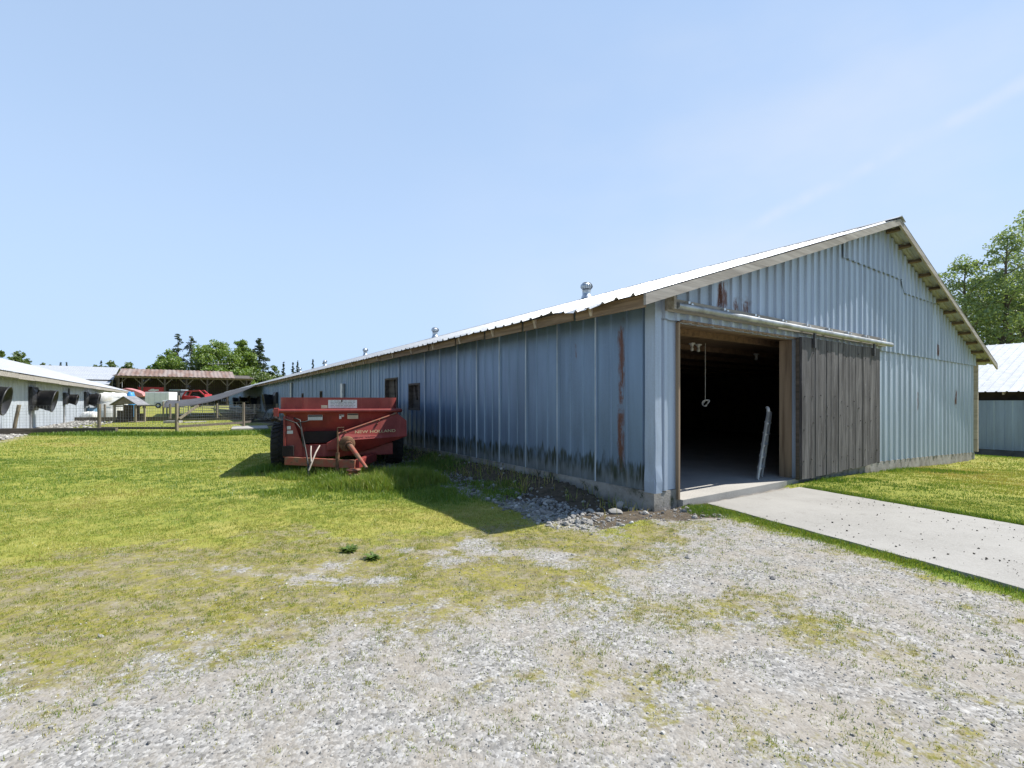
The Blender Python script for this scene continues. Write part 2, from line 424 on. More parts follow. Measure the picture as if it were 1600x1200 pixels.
# ------------------------------------------------------------------ cladding
def cladding(mb, a0, a1, prof, zb, zt, place, openings=(), jit=0.0):
    """corrugated sheet along a in [a0,a1]; prof(a)-> list of (a, depth) breakpoints; place(a, depth, z)"""
    pts = list(prof)
    for o0, o1, _, _ in openings:
        for e in (o0, o1):
            for i in range(len(pts) - 1):
                if pts[i][0] < e - 1e-6 < pts[i + 1][0] - 2e-6:
                    t = (e - pts[i][0]) / (pts[i + 1][0] - pts[i][0])
                    pts.insert(i + 1, (e, pts[i][1] * (1 - t) + pts[i + 1][1] * t)); break
    for (p, d), (q, e) in zip(pts, pts[1:]):
        if q - p < 1e-6: continue
        m = (p + q) / 2
        segs = [(zb, zt)]
        for o0, o1, oz0, oz1 in openings:
            if o0 - 1e-6 <= m <= o1 + 1e-6:
                new = []
                for s0, s1 in segs:
                    new.append((s0, (lambda a, z=oz0: z))); new.append(((lambda a, z=oz1: z), s1))
                segs = new
        for s0, s1 in segs:
            zs = (s0(p), s0(q), s1(q), s1(p))
            if zs[3] - zs[0] < 0.004 and zs[2] - zs[1] < 0.004: continue
            mb.add([place(p, d, zs[0]), place(q, e, zs[1]), place(q, e, max(zs[2], zs[1])), place(p, d, max(zs[3], zs[0]))], [(0, 1, 2, 3)])
def ribs(a0, a1, pitch, w_top, w_base, h, big=0, hb=0.0, seed=1):
    """flat pan with trapezoid ribs; every big-th rib is a taller sheet lap"""
    r = random.Random(seed); out = [(a0, 0.0)]; n = int((a1 - a0) / pitch); k = 0
    off = (a1 - a0 - n * pitch) / 2 + pitch / 2
    for i in range(n):
        c = a0 + off + i * pitch + r.uniform(-0.008, 0.008)
        hh = hb if big and i % big == 0 else h
        out += [(c - w_base / 2, 0.0), (c - w_top / 2, hh), (c + w_top / 2, hh), (c + w_base / 2, 0.0)]
    out.append((a1, 0.0))
    return [p for p in out if a0 - 1e-9 <= p[0] <= a1 + 1e-9]

# ------------------------------------------------------------------ the main barn
BW, BL = 14.0, 72.0
RID = 4.96; EAVL, EAVR, OV, OF = 2.51, 2.37, 0.60, 0.40
HX = 7.0
def roof_z(x):
    return RID - (HX - x) * (RID - EAVL) / (HX + OV) if x <= HX else RID - (x - HX) * (RID - EAVR) / (BW + OV - HX)
barn = thing('barn', 'long blue-grey metal barn with its sliding plank door open and a dark interior', 'barn', C0, TH)
zbase = lambda x: 0.175 - 0.012 * x - 0.00095 * x * x
DOOR = (0.44, 3.445, -0.1, 2.31)
# gable wall: lower and upper sheets, lapped
g = MB()
cladding(g, 0, BW, ribs(0, BW, 0.31, 0.05, 0.10, 0.027, 0, 0, 3), lambda a: zbase(a), lambda a: 2.40 - 0.004 * a, lambda a, d, z: (a, -0.012 - d, z), [DOOR])
cladding(g, 0, BW, ribs(0, BW, 0.245, 0.055, 0.09, 0.027, 4, 0.034, 4), lambda a: (2.33 if 0 < a < 3.5 else 2.375) - 0.004 * a, lambda a: min(roof_z(a) - 0.02, 3.72 if a > 8.2 and a < 10.4 else 9), lambda a, d, z: (a, -0.052 - d, z), [(0.44, 3.445, 0, 2.31)])
cladding(g, 5.2, 10.4, ribs(5.2, 10.4, 0.245, 0.055, 0.09, 0.027, 4, 0.034, 9), lambda a: 3.68 if a > 8.2 else 3.95, lambda a: max(3.70, roof_z(a) - 0.03), lambda a, d, z: (a, -0.082 - d, z))
gw = g.build('gable_wall', GALV_GABLE, barn)
# long wall
WIN = [(7.2, 7.92, 1.08, 1.76), (8.72, 9.72, 0.95, 1.96), (17.5, 18.0, 1.2, 1.75), (21.5, 22.0, 1.15, 1.7)]
g = MB()
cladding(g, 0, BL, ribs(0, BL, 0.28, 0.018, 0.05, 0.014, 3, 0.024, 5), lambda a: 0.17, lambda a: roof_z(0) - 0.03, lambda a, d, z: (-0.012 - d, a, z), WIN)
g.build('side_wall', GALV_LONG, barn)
SEAM = plain('zinc_seam', (0.40, 0.47, 0.55), 0.45, 0.35, 0.35, 5, vscale=(1, 1, .3))
off_ = (BL - int(BL / 0.28) * 0.28) / 2 + 0.14
for i in range(1, 40):                                                   # folded laps between the wide sheets
    yy = off_ + 0.84 * i + rnd.uniform(-.006, .006); z0 = 0.172 if rnd.random() < .8 else 0.172
    s_ = MB(); s_.prism([(-0.034, yy - .011, z0), (-0.034, yy + .011, z0), (-0.046, yy + .005, z0), (-0.046, yy - .005, z0)], (0, 0, 2.46)); 
    cuts = any(a0 - .02 < yy < a1 + .02 for a0, a1, _, _ in WIN)
    if not cuts: s_.build('seam_strip', SEAM, barn)
g = MB()
cladding(g, 0, BL, ribs(0, BL, 0.28, 0.02, 0.06, 0.02, 3, 0.026, 6), lambda a: -0.19, lambda a: roof_z(BW) - 0.03, lambda a, d, z: (BW + 0.012 + d, a, z))
g.build('side_wall', GALV_RIGHT, barn)
g = MB()
g.prism([(0.02, BL, -0.3), (BW - 0.02, BL, -0.3), (BW - 0.02, BL, roof_z(BW) - .05), (HX, BL, RID - .05), (0.02, BL, roof_z(0) - .05)], (0, 0.05, 0))
g.build('end_wall', GALV_RIGHT, barn)
# corner trim: two folded flashings, a little bent at the foot
g = MB()
zs = [0.16, 0.30, 0.5, 0.75, 1.1, 1.6, 2.1, 2.58]; bd = [0.03, 0.045, 0.012, 0.020, 0.004, 0.0, 0.004, 0.0]
for i in range(7):
    for (p, q) in (((0.07, -0.056), (-0.050, -0.058)), ((-0.050, -0.058), (-0.048, 0.10))):
        k0, k1 = bd[i] * 0.4, bd[i + 1] * 0.4
        g.add([(p[0], p[1] - k0, zs[i]), (q[0] - k0, q[1], zs[i]), (q[0] - k1, q[1], zs[i + 1]), (p[0], p[1] - k1, zs[i + 1])], [(0, 1, 2, 3)])
g.build('corner_trim', GALV_GABLE, barn)
g = MB(); g.bx(BW - 0.03, BW + 0.055, -0.10, 0.02, -0.15, 2.40)
g.build('corner_board', RAFTER, barn)
# foundation
g = MB()
g.prism([(0.43, -0.025, -0.35), (-0.03, -0.025, -0.35), (-0.03, -0.025, 0.165), (0.43, -0.025, 0.165)], (0, 0.2, 0))
xs = [3.46 + i * (BW + 0.03 - 3.46) / 14 for i in range(15)]
for p, q in zip(xs, xs[1:]):
    g.prism([(q, -0.025, -0.9), (p, -0.025, -0.9), (p, -0.025, zbase(p) + .01), (q, -0.025, zbase(q) + .01)], (0, 0.2, 0))
g.bx(-0.03, 0.15, 0.176, BL, -0.35, 0.168)
g.bx(BW - 0.15, BW + 0.02, 0.176, BL, -0.9, -0.185)
g.build('foundation', MOSSCONC, barn)
# floor slab, ceiling, inner walls
g = MB(); g.bx(0.16, 13.8, 0.18, 24, -0.22, 0.035); g.bx(0.44, 3.45, -0.10, 0.18, -0.22, 0.035)
g.build('floor', CONC, barn)
g = MB(); g.bx(0.12, 13.85, 0.05, 24.2, 2.40, 2.43)
for i in range(20): g.bx(0.13, 13.84, 0.6 + i * 1.2, 0.65 + i * 1.2, 2.30, 2.398)
g.build('ceiling', PLY, barn)
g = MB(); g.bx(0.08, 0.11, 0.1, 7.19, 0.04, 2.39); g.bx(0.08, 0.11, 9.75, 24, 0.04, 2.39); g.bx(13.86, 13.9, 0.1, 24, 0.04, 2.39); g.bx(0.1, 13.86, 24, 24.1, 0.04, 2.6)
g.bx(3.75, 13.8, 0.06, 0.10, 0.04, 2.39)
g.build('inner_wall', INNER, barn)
# door frame
fr = MB()
fr.bx(3.447, 3.49, 0.0, 0.20, 0.036, 2.315)
fr.build('door_jamb', JAMBWOOD, barn)
fr = MB(); fr.bx(0.405, 0.437, -0.06, 0.10, 0.036, 2.315)
fr.build('door_jamb', JAMBWOOD, barn)
fr = MB(); fr.bx(0.438, 3.446, -0.095, 0.14, 2.318, 2.345)
fr.build('door_head', BROWNWOOD, barn)
fr = MB(); fr.bx(3.450, 3.53, -0.10, -0.003, 0.037, 2.314)
fr.build('jamb_flashing', GALV_GABLE, barn)
# sliding door of vertical planks, hung from a pipe track
dr = MB(); x = 3.38; r = random.Random(11)
while x < 6.57:
    w = min(r.uniform(0.13, 0.19), 6.58 - x)
    j = r.uniform(0, 0.012); zb_ = 0.03 + (x - 3.38) * 0.018 + r.uniform(-0.012, 0.012)
    dr.bx(x, x + w - r.uniform(0.0015, 0.004), -0.185 - j, -0.15, zb_, 2.34 + r.uniform(-0.006, 0.006)); x += w
r = random.Random(3)
for i in range(46):
    px, pz = 3.46 + (i % 12) * 0.265 + r.uniform(-.05, .05), (0.32, 0.95, 1.28, 2.2)[i // 12 if i < 46 else 0] + r.uniform(-.12, .12)
    dr.lathe([(0.011, -0.204), (0.011, -0.192)], (px, 0, pz), 'y', 6, False); dr.lathe([(0.0, -0.204), (0.011, -0.204)], (px, 0, pz), 'y', 6, False)
door = dr.build('sliding_door', BARNDOOR, barn)
d2 = MB(); d2.bx(3.365, 3.40, -0.148, -0.10, 0.03, 2.33); d2.bx(6.54, 6.57, -0.148, -0.10, 0.09, 2.33)
for z in (0.25, 1.2, 2.15): d2.bx(3.401, 6.539, -0.148, -0.112, z, z + 0.14)
d2.build('door_ledge', DARKWOOD, door)
tk = MB()
tk.tube([(0.16, -0.22, 2.475), (3.6, -0.22, 2.463), (7.08, -0.22, 2.45)], 0.042, 12)
trk = tk.build('door_track', plain('dull_zinc_track', (0.36, 0.38, 0.40), 0.5, 0.45, 0.3, 6, dirt=(0.22, 0.21, 0.19)), barn)
tb_ = MB(); tb_.bx(0.10, 7.10, -0.125, -0.085, 2.425, 2.585)
tb_.build('track_board', WEATHERED, trk)
for i in range(9):
    tb_ = MB()
    xx = 0.45 + i * 0.78; tb_.bx(xx - 0.02, xx + 0.02, -0.19, -0.126, 2.50, 2.565); tb_.bx(xx - 0.02, xx + 0.02, -0.235, -0.191, 2.512, 2.53)
    tb_.build('track_bracket', ZINC, trk)
tb_ = MB(); tb_.bx(0.085, 0.13, -0.235, -0.126, 2.43, 2.58)
tb_.build('track_end', WEATHERED, trk)
for xx in (3.75, 6.2): MB().bx(xx - 0.025, xx + 0.025, -0.235, -0.205, 2.18, 2.44).build('hanger', DARKGREY, door)
# windows of the long wall: boarded, deep
for i, (a0, a1, z0, z1) in enumerate(WIN):
    f = MB(); t = 0.05
    f.bx(-0.03, 0.09, a0, a0 + t, z0, z1); f.bx(-0.03, 0.09, a1 - t, a1, z0, z1)
    f.bx(-0.03, 0.09, a0 + t, a1 - t, z0, z0 + t); f.bx(-0.03, 0.09, a0 + t, a1 - t, z1 - t, z1)
    wnd = f.build('hatch', DARKWOOD, barn)
    b = MB(); n = 3
    for k in range(n):
        p = a0 + t + (a1 - a0 - 2 * t) * k / n; q = a0 + t + (a1 - a0 - 2 * t) * (k + 1) / n
        b.bx(0.05 + 0.012 * k, 0.085, p + .004, q - .004, z0 + t, z1 - t)
    if i < 2: b.bar((0.035, a0 + 0.3, z0 + 0.25), (0.035, a0 + 0.42, z1 - 0.06), 0.05, 0.02)
    b.build('hatch_board', DARKWOOD, wnd)
# roof sheets, ribbed down the slope, edge curled and dented near the front corner
def roof_sheet(side):
    g = MB(); P = ribs(-OF, BL + 0.3, 0.245, 0.03, 0.075, 0.022, 4, 0.03, 8)
    xe = -OV if side < 0 else BW + OV
    r = random.Random(5 + side)
    cols = []
    for a, d in P:
        row = []
        for k, t in enumerate((0, 0.03, 0.08, 0.35, 0.7, 1.0)):
            x = xe + (HX - xe) * t
            dz = d
            if k == 0:
                dz += r.uniform(-0.008, 0.006)
                if side < 0 and a < 2.4: dz += -0.05 * math.exp(-((a - 0.7) / 0.35) ** 2) + 0.035 * math.exp(-((a - 1.35) / 0.2) ** 2)
            if k == 1 and side < 0 and a < 2.4: dz += -0.015 * math.exp(-((a - 0.75) / 0.3) ** 2)
            row.append((x, a, roof_z(x) + dz))
        cols.append(row)
    for c, e in zip(cols, cols[1:]):
        for k in range(5):
            f = [c[k], e[k], e[k + 1], c[k + 1]]
            g.add(f if side > 0 else f[::-1], [(0, 1, 2, 3)])
    return g
rl = roof_sheet(-1); rr_ = roof_sheet(1); rl.add(rr_.v, rr_.f)
roof = rl.build('roof', ROOFM, barn)
g = MB()
g.prism([(HX - 0.22, -OF - 0.02, roof_z(HX - .22) + .036), (HX, -OF - .02, RID + .055), (HX + .22, -OF - .02, roof_z(HX + .22) + .036), (HX, -OF - .02, RID + .035)], (0, BL + 0.6, 0))
g.build('ridge_cap', ROOFM, roof)
# timber under the roof: barge boards, purlins, eave blocking, rafter tails
for sx in (-1, 1):
    g = MB(); xe = -OV - 0.02 if sx < 0 else BW + OV + 0.02
    A = Vector((xe, -OF + 0.01, roof_z(xe if sx > 0 else xe))); B = Vector((HX, -OF + 0.01, RID))
    h = 0.135
    xs = [xe + (HX - xe) * t for t in (0, 0.34, 0.67, 1)]
    for p, q in zip(xs, xs[1:]):
        o = rnd.uniform(-.006, .006); dz = rnd.uniform(-.008, .008)
        g.prism([(p, -OF + .008 + o, roof_z(p) - .012 + dz), (q, -OF + .008 + o, roof_z(q) - .012 + dz), (q, -OF + .008 + o, roof_z(q) - h + dz), (p, -OF + .008 + o, roof_z(p) - h + dz)], (0, 0.036, 0))
    g.build('barge_board', WEATHERED, barn)
PURLIN = wood('purlin_timber', (0.20, 0.145, 0.10), (0.12, 0.085, 0.06), 'y')
sl_l = math.atan((RID - EAVL) / (HX + OV)); sl_r = -math.atan((RID - EAVR) / (BW + OV - HX))
for i in range(9):
    x = -0.35 + i * 0.86
    MB().box((x, 0.02, roof_z(x) - 0.05), (0.045, 0.66, 0.07), (0, -sl_l, 0)).build('purlin', PURLIN, barn)
for i in range(12):
    x = HX + 0.25 + i * 0.63
    MB().box((x, 0.02, roof_z(x) - 0.05), (0.06, 0.66, 0.06), (0, -sl_r, 0)).build('purlin', PURLIN, barn)
r = random.Random(2); y = -0.28
while y < BL:
    L = r.uniform(1.0, 1.25)
    g = MB(); g.prism([(-0.47 + r.uniform(-.01, .01), y + .03, 2.395 + r.uniform(-.012, .012)), (-0.47, y + L - 0.03, 2.395 + r.uniform(-.012, .012)), (-0.47, y + L - 0.03, 2.532), (-0.47, y + .03, 2.532)], (0.02, 0, 0))
    g.build('eave_board', BROWNWOOD, barn); y += L
y = 0.62
while y < BL:
    MB().bar((-0.50, y, roof_z(-.50) - 0.083), (0.0, y, roof_z(0.0) - 0.083), 0.042, 0.125).build('rafter_tail', RAFTER, barn); y += 1.2
# a downpipe stub and grey box on the long wall
g = MB(); g.bx(-0.12, -0.04, 14.0, 14.28, 1.0, 1.95); g.build('vent_duct', ALU, barn)
g = MB(); g.tube([(-0.10, 24.5, 0.2), (-0.10, 24.5, 2.3)], 0.05, 8); g.build('downpipe', WHITEP, barn)

# turbine ventilators on the ridge
def turbine(parent, y, x=HX, z=RID, s=1.0):
    b = MB(); b.lathe([(0.20 * s, -0.06), (0.17 * s, 0.05), (0.15 * s, 0.06), (0.15 * s, 0.24 * s), (0.17 * s, 0.25 * s)], (x, y, z), 'z', 20)
    o = b.build('ventilator', VENTM, parent)
    t = MB(); n = 18
    for k in range(n):
        a0 = 2 * math.pi * k / n
        vs = []
        for j in range(7):
            ph = -0.5 * math.pi * 0.75 + j / 6 * math.pi * 0.80
            rr = 0.20 * s * math.cos(ph) * 1.03 + 0.015; zz = 0.39 * s + 0.145 * s * math.sin(ph)
            for da, k2 in ((0.0, 0.0), (0.30, -0.018)):
                vs.append((x + (rr + k2 * s) * math.cos(a0 + da), y + (rr + k2 * s) * math.sin(a0 + da), z + zz))
        t.add(vs, [(2 * j, 2 * j + 1, 2 * j + 3, 2 * j + 2) for j in range(6)], True)
    t.lathe([(0.15 * s, 0.51 * s), (0.08 * s, 0.545 * s), (0.0, 0.55 * s)], (x, y, z), 'z', 18)
    t.lathe([(0.105 * s, 0.25 * s), (0.12 * s, 0.40 * s), (0.10 * s, 0.51 * s)], (x, y, z), 'z', 18)
    t.build('turbine_head', VENTM, o)
    return o
for y in (8.7, 21.3, 34.3, 47.8, 61.0): turbine(roof, y, z=RID + 0.05)

# ------------------------------------------------------------------ exhaust fans (parts of the barns)
def fan(parent, y, z, s, face, tilt=0.12, depth=0.50):
    """square shroud on the wall with a flared round hood; face +1 looks to +x"""
    g = MB(); xw = parent['fan_x']
    f = face
    g.bx(xw + f * 0.03, xw + f * 0.14, y - s * .55, y + s * .55, z - s * .55, z + s * .55)
    # tapered hopper from the square to the round throat
    n = 24; a = []; b = []
    for q in range(n):
        t = 2 * math.pi * q / n; c_, s_ = math.cos(t), math.sin(t); m = max(abs(c_), abs(s_))
        a.append((xw + f * 0.141, y + 0.52 * s * c_ / m, z + 0.52 * s * s_ / m)); b.append((xw + f * 0.26, y + 0.42 * s * c_, z + 0.42 * s * s_))
    g.add(a + b, [(q, (q + 1) % n, (q + 1) % n + n, q + n) for q in range(n)])
    o = g.build('exhaust_fan', BLACK, parent)
    h = MB()
    prof = [(0.41 * s, 0), (0.42 * s, 0.2 * depth * s), (0.435 * s, 0.21 * depth * s), (0.46 * s, 0.55 * depth * s), (0.478 * s, 0.56 * depth * s), (0.50 * s, 0.92 * depth * s), (0.525 * s, 0.93 * depth * s), (0.525 * s, depth * s), (0.49 * s, depth * s), (0.40 * s, 0.02)]
    h.lathe([(r, f * d) for r, d in prof], (0, 0, 0), 'x', 28)
    M = Matrix.Translation((xw + f * 0.24, y, z)) @ Matrix.Rotation(f * tilt, 4, 'Y')
    h.xform(M); h.build('hood', BLACK, o)
    bl = MB()
    for k in range(4):
        t = k * math.pi / 2
        bl.bar((xw + f * 0.3, y, z), (xw + f * 0.33, y + 0.38 * s * math.cos(t), z + 0.38 * s * math.sin(t)), 0.14 * s, 0.012)
    bl.build('fan_blade', ALU, o)
    return o
barn['fan_x'] = 0.0 - 0.02
for y, z, s in ((30.0, 1.30, 1.05), (38.5, 1.2, 0.9), (46.0, 1.25, 0.95), (55.0, 1.3, 0.95)): fan(barn, y, z, s, -1)
del barn['fan_x']

# ------------------------------------------------------------------ things inside the doorway
t = thing('light_pull', 'thin cord with a coiled end hanging from the ceiling inside the open doorway', 'cord', loc2w(2.56, 1.0, 2.30), TH)
g = MB(); g.tube([(0, 0, 0), (0.004, 0, -0.5), (0, 0, -0.98)], 0.0045, 6); g.build('cord', STRING, t)
g = MB()
for k in range(3):
    pts = [((0.05 + .012 * k) * math.sin(a) + .01 * k, 0.03 * math.cos(a * 1.3 + k), -1.03 - 0.055 * math.cos(a + k * .6)) for a in [i * 2 * math.pi / 14 for i in range(15)]]
    g.tube(pts, 0.006, 5, False)
g.build('coil', STRING, t)
for i, (lx, ly, lab) in enumerate(((2.36, 1.12, 'bare bulb on the barn ceiling just left of the hanging cord'), (2.60, 1.16, 'bare bulb on the barn ceiling right above the hanging cord'), (5.1, 1.5, 'bare bulb on the barn ceiling near the right jamb'))):
    t = thing('bulb_holder', lab, 'light bulb', loc2w(lx, ly, 2.30), TH, 'bulbs on the barn ceiling')
    g = MB(); g.lathe([(0.055, 0), (0.055, -0.02), (0.03, -0.03), (0.025, -0.06)], (0, 0, 0), 'z', 14); g.build('holder', BULB, t)
    g = MB(); g.lathe([(0.015, -0.06), (0.03, -0.10), (0.028, -0.125), (0.0, -0.14)], (0, 0, 0), 'z', 14); g.build('bulb', BULB, t)
# ladder leaning against the right-hand jamb
A = Vector((2.80, 0.22, 0.036)); B = Vector((3.36, 0.34, 1.12)); S = Vector((0.95, 0.33, 0)).normalized() * 0.36
t = thing('ladder', 'short aluminium ladder leaning inside the doorway against the right jamb', 'ladder', loc2w(A.x, A.y, 0.036), TH)
q = lambda p: p - A
for off in (Vector((0, 0, 0)), S):
    g = MB(); g.bar(q(A + off), q(B + off * 0.75), 0.025, 0.05, (1, 0, 0))
    g.build('rail', ALU, t)
for k in range(1, 6):
    f = k / 6; g = MB(); p0 = A + (B - A) * f; p1 = A + S + (B + S * .75 - A - S) * f
    g.bar(q(p0), q(p1), 0.07, 0.028, (1, 0, 0.4)); g.build('rung', ALU, t)
g = MB(); g.tube([q(B), q(B + Vector((0.015, 0.01, 0.05))), q(B + Vector((0.06, 0.05, 0.07)))], 0.028, 8); g.build('rail_cap', WHITEP, t)
# ------------------------------------------------------------------ ground: zones in metres
B1X = [-30, -4.0, -2.46, -1.74, -0.84, 0.22, 0.99, 1.60, 1.95, 2.3, 30]
B1Y = [1.2, 1.8, 2.22, 2.55, 2.88, 3.08, 3.55, 4.35, 5.3, 5.6, 5.6]
B2X = [-30, -9, -4.5, -3.2, -1.3, 0.3, 1.3, 1.9, 2.4, 30]
B2Y = [3.2, 3.6, 4.15, 4.7, 4.78, 4.9, 5.0, 5.7, 6.2, 6.2]
# concrete path edges on the ground, from the doorway towards the viewer's right
PL0, PL1 = np.array((2.51, 6.14)), np.array((3.575, 3.337))
PR0, PR1 = np.array((4.40, 7.30)), np.array((5.39, 5.03))
def side(P0, P1, X, Y):
    d = P1 - P0; d = d / np.hypot(*d)
    return (Y - P0[1]) * d[0] - (X - P0[0]) * d[1]          # > 0 to the right of the edge line
def zones(X, Y):
    """grav, moss, lawn, dirt, lush in 0..1 at world points"""
    X = np.asarray(X, float); Y = np.asarray(Y, float)
    lx, ly = w2loc(X, Y)
    n1 = fbm(X * 0.9, Y * 0.9, 1) - 0.5; n2 = fbm(X * 3.1, Y * 3.1, 9) - 0.5; n3 = fbm(X * 0.35, Y * 0.35, 21) - 0.5
    b1 = np.interp(X, B1X, B1Y); b2 = np.interp(X, B2X, B2Y)
    w = (n1 * 1.3 + n2 * 0.9)
    mo = 0.86 * sstep(-0.75, 0.65, Y - b1 + w * 1.0)
    la = sstep(-0.85, 0.75, Y - b2 + w * 1.5)
    # right of the path: lawn; strip along the path's left edge
    dl = -side(PL0, PL1, X, Y)                                # > 0 : left of the path
    dr = side(PR0, PR1, X, Y)                               # > 0 : right of the path
    strip = sstep(0.70 - 0.10 * (6 - Y), 0.05, dl + w * 0.45) * (dl > -0.2) * sstep(7.0, 6.4, Y) * sstep(1.8, 2.6, Y)
    right = (dr > -0.05) * 1.0
    leftside = dl > 0
    mo = np.where(right > 0, 1.0, np.where(leftside, mo * 1.0, 0)); la = np.where(right > 0, sstep(-0.9, 0.5, Y - 3.4 + 2.0 * n1), np.where(leftside, la, 0))
    # right-hand foreground left of the path is gravel up to the corner of the barn
    gr_r = sstep(1.5, 2.0, X + 0.4 * n1) * (leftside & (right == 0)) * sstep(6.2, 5.4, Y)
    mo = mo * (1 - gr_r) + 0.14 * gr_r; la = la * (1 - gr_r)
    la = np.maximum(la, strip * 0.9); mo = np.maximum(mo, strip)
    # patches of moss inside the gravel
    pat = sstep(-0.02, 0.20, fbm(X * 0.8 + 3, Y * 1.3, 31) - 0.5 + n2 * 0.5) * 0.55
    mo = np.maximum(mo, np.maximum(pat, 0.16) * (right == 0))
    bare = sstep(0.10, 0.28, fbm(X * 1.1 + 9, Y * 1.7, 41) - 0.5 + n2 * 0.45)
    mo = mo * (1 - 0.8 * bare * (1 - la))
    # under the eave: dirt, then rubble
    rub = sstep(-1.75, -1.45, lx + n2 * 0.5 + 0.3 * n1) * sstep(-0.62, -0.95, lx + n2 * 0.3) * sstep(-0.5, 0.0, ly) * sstep(26, 10, ly)
    dirt = sstep(-1.35, -1.0, lx + n2 * 0.4) * (lx < 1.0) * (ly > -0.35) 
    cr = sstep(0.85, 0.35, np.hypot((lx - 0.05), (ly + 0.25) * 1.2) + n2 * 0.5)
    dirt = np.maximum(dirt, cr * 0.9)
    rub = np.maximum(rub * 0.8, cr * 0.28)
    k = np.clip(1 - np.maximum(rub, dirt), 0, 1)
    la = la * k; mo = mo * k
    lush = np.exp(-(((X + 1.9) / 1.5) ** 2 + ((Y - 7.6) / 0.9) ** 2)) + 0.9 * strip
    lush = np.maximum(lush, 0.85 * np.exp(-((lx + 2.05 + .3 * n1) / 0.40) ** 2) * sstep(0.8, 2, ly) * sstep(14, 7, ly))
    lush = np.maximum(lush, sstep(1.0, 0.2, np.abs(Y - 18.6 + 0.04 * (X + 14))) * (X < -11) * (X > -19) * 0.8)
    # pen floor beyond the fence and stones along the far-left barn
    far = sstep(-9.0, -10.2, lx + n1) * (ly > 10) * (ly < 70)
    la = la * (1 - 0.85 * far); mo = mo * (1 - 0.6 * far)
    return dict(moss=mo, lawn=la, dirt=dirt, rub=rub, lush=np.clip(lush, 0, 1), yel=np.clip(0.5 + 1.5 * n3 + 0.5 * n1, 0, 1))

def spaced(a, b, lo, hi, step, grow):
    out = list(np.arange(lo, hi + 1e-6, step)); s = step
    while out[-1] < b: s *= grow; out.append(out[-1] + s)
    s = step; pre = []
    x = lo
    while x > a: s *= grow; x -= s; pre.append(x)
    return np.array(pre[::-1] + out)
gx = spaced(-2200, 2200, -9, 9, 0.075, 1.12); gy = spaced(-300, 3200, 1.0, 13.0, 0.065, 1.10)
GX, GY = np.meshgrid(gx, gy, indexing='ij')
GZ = gz(GX, GY)
near = sstep(22, 12, np.hypot(GX, GY))
GZ = GZ + near * ((fbm(GX * 2.2, GY * 2.2, 5) - 0.5) * 0.035 + (fbm(GX * 9, GY * 9, 6, 3) - 0.5) * 0.016)
lxg, lyg = w2loc(GX, GY)
GZ = GZ + 0.165 * sstep(-0.85, -0.10, lxg) * (lxg < 0.3) * sstep(0.25, 1.6, lyg) * sstep(73, 71, lyg)
inside = (lxg > -0.2) & (lxg < 14.2) & (lyg > -0.12) & (lyg < 72)
dpath = (side(PL0, PL1, GX, GY) > -0.03) & (side(PR0, PR1, GX, GY) < 0.03) & (GY < 9)
GZ = np.where(inside, GZ - 0.30 * sstep(0, 0.4, lxg + 0.2) * 0 - 0.12, GZ)
GZ = np.where(dpath, np.minimum(GZ, gz(GX, GY) - 0.02), GZ)
Z = zones(GX, GY)
na, nb = GX.shape
idx = np.arange(na * nb).reshape(na, nb)
F = np.stack([idx[:-1, :-1], idx[1:, :-1], idx[1:, 1:], idx[:-1, 1:]], -1).reshape(-1, 4)
V = np.stack([GX, GY, GZ], -1).reshape(-1, 3)

G = NM('ground_mix')
aM, aL, aD, aR, aY, aU = [G.attr(k) for k in ('moss', 'lawn', 'dirt', 'rub', 'yel', 'lush')]
fineN = G.noise(11, None, 6, 0.7); medN = G.noise(2.3, None, 5, 0.6)
cell = G.n.new('ShaderNodeTexVoronoi'); cell.inputs['Scale'].default_value = 75; G.l.new(G.tc.outputs['Object'], cell.inputs['Vector'])
cell2 = G.n.new('ShaderNodeTexVoronoi'); cell2.inputs['Scale'].default_value = 46; G.l.new(G.tc.outputs['Object'], cell2.inputs['Vector'])
sepc = G.n.new('ShaderNodeSeparateColor'); G.l.new(cell.outputs['Color'], sepc.inputs[0])
sepc2 = G.n.new('ShaderNodeSeparateColor'); G.l.new(cell2.outputs['Color'], sepc2.inputs[0])
grav = G.ramp(sepc.outputs[0], [(0.0, (0.14, 0.135, 0.128)), (0.35, (0.25, 0.242, 0.228)), (0.75, (0.32, 0.31, 0.292)), (1.0, (0.42, 0.41, 0.39))])
big = G.ramp(sepc2.outputs[0], [(0.0, (0.16, 0.157, 0.15)), (0.5, (0.31, 0.30, 0.285)), (1.0, (0.48, 0.47, 0.45))])
grav = G.mix(G.rng(sepc2.outputs[1], 0.62, 0.70, 0, 0.8), grav, big)
sand = G.mix(G.rng(fineN, 0.3, 0.7), (0.36, 0.325, 0.275), (0.26, 0.232, 0.195))
grav = G.mix(G.rng(G.math('ADD', medN, G.mul(fineN, 0.4)), 0.58, 0.86, 0, 0.75), grav, sand)
straw = G.mix(G.rng(fineN, 0.3, 0.7), (0.30, 0.255, 0.15), (0.17, 0.14, 0.08))
mossc = G.mix(G.rng(G.noise(17, None, 5, 0.7), 0.34, 0.66), (0.27, 0.245, 0.055), (0.15, 0.145, 0.038))
mossc = G.mix(G.rng(G.noise(26, None, 4, 0.7), 0.46, 0.62, 0, 0.9), mossc, straw)
mossc = G.mix(G.rng(G.noise(2.6, G.co((1, 1.8, 1)), 6, 0.7), 0.42, 0.66, 0, 0.8), mossc, G.mix(G.rng(fineN, .35, .65), (0.30, 0.265, 0.205), (0.17, 0.145, 0.105)))
lawnc = G.mix(G.rng(G.noise(8, None, 6, 0.7), 0.3, 0.7), (0.16, 0.20, 0.03), (0.28, 0.28, 0.055))
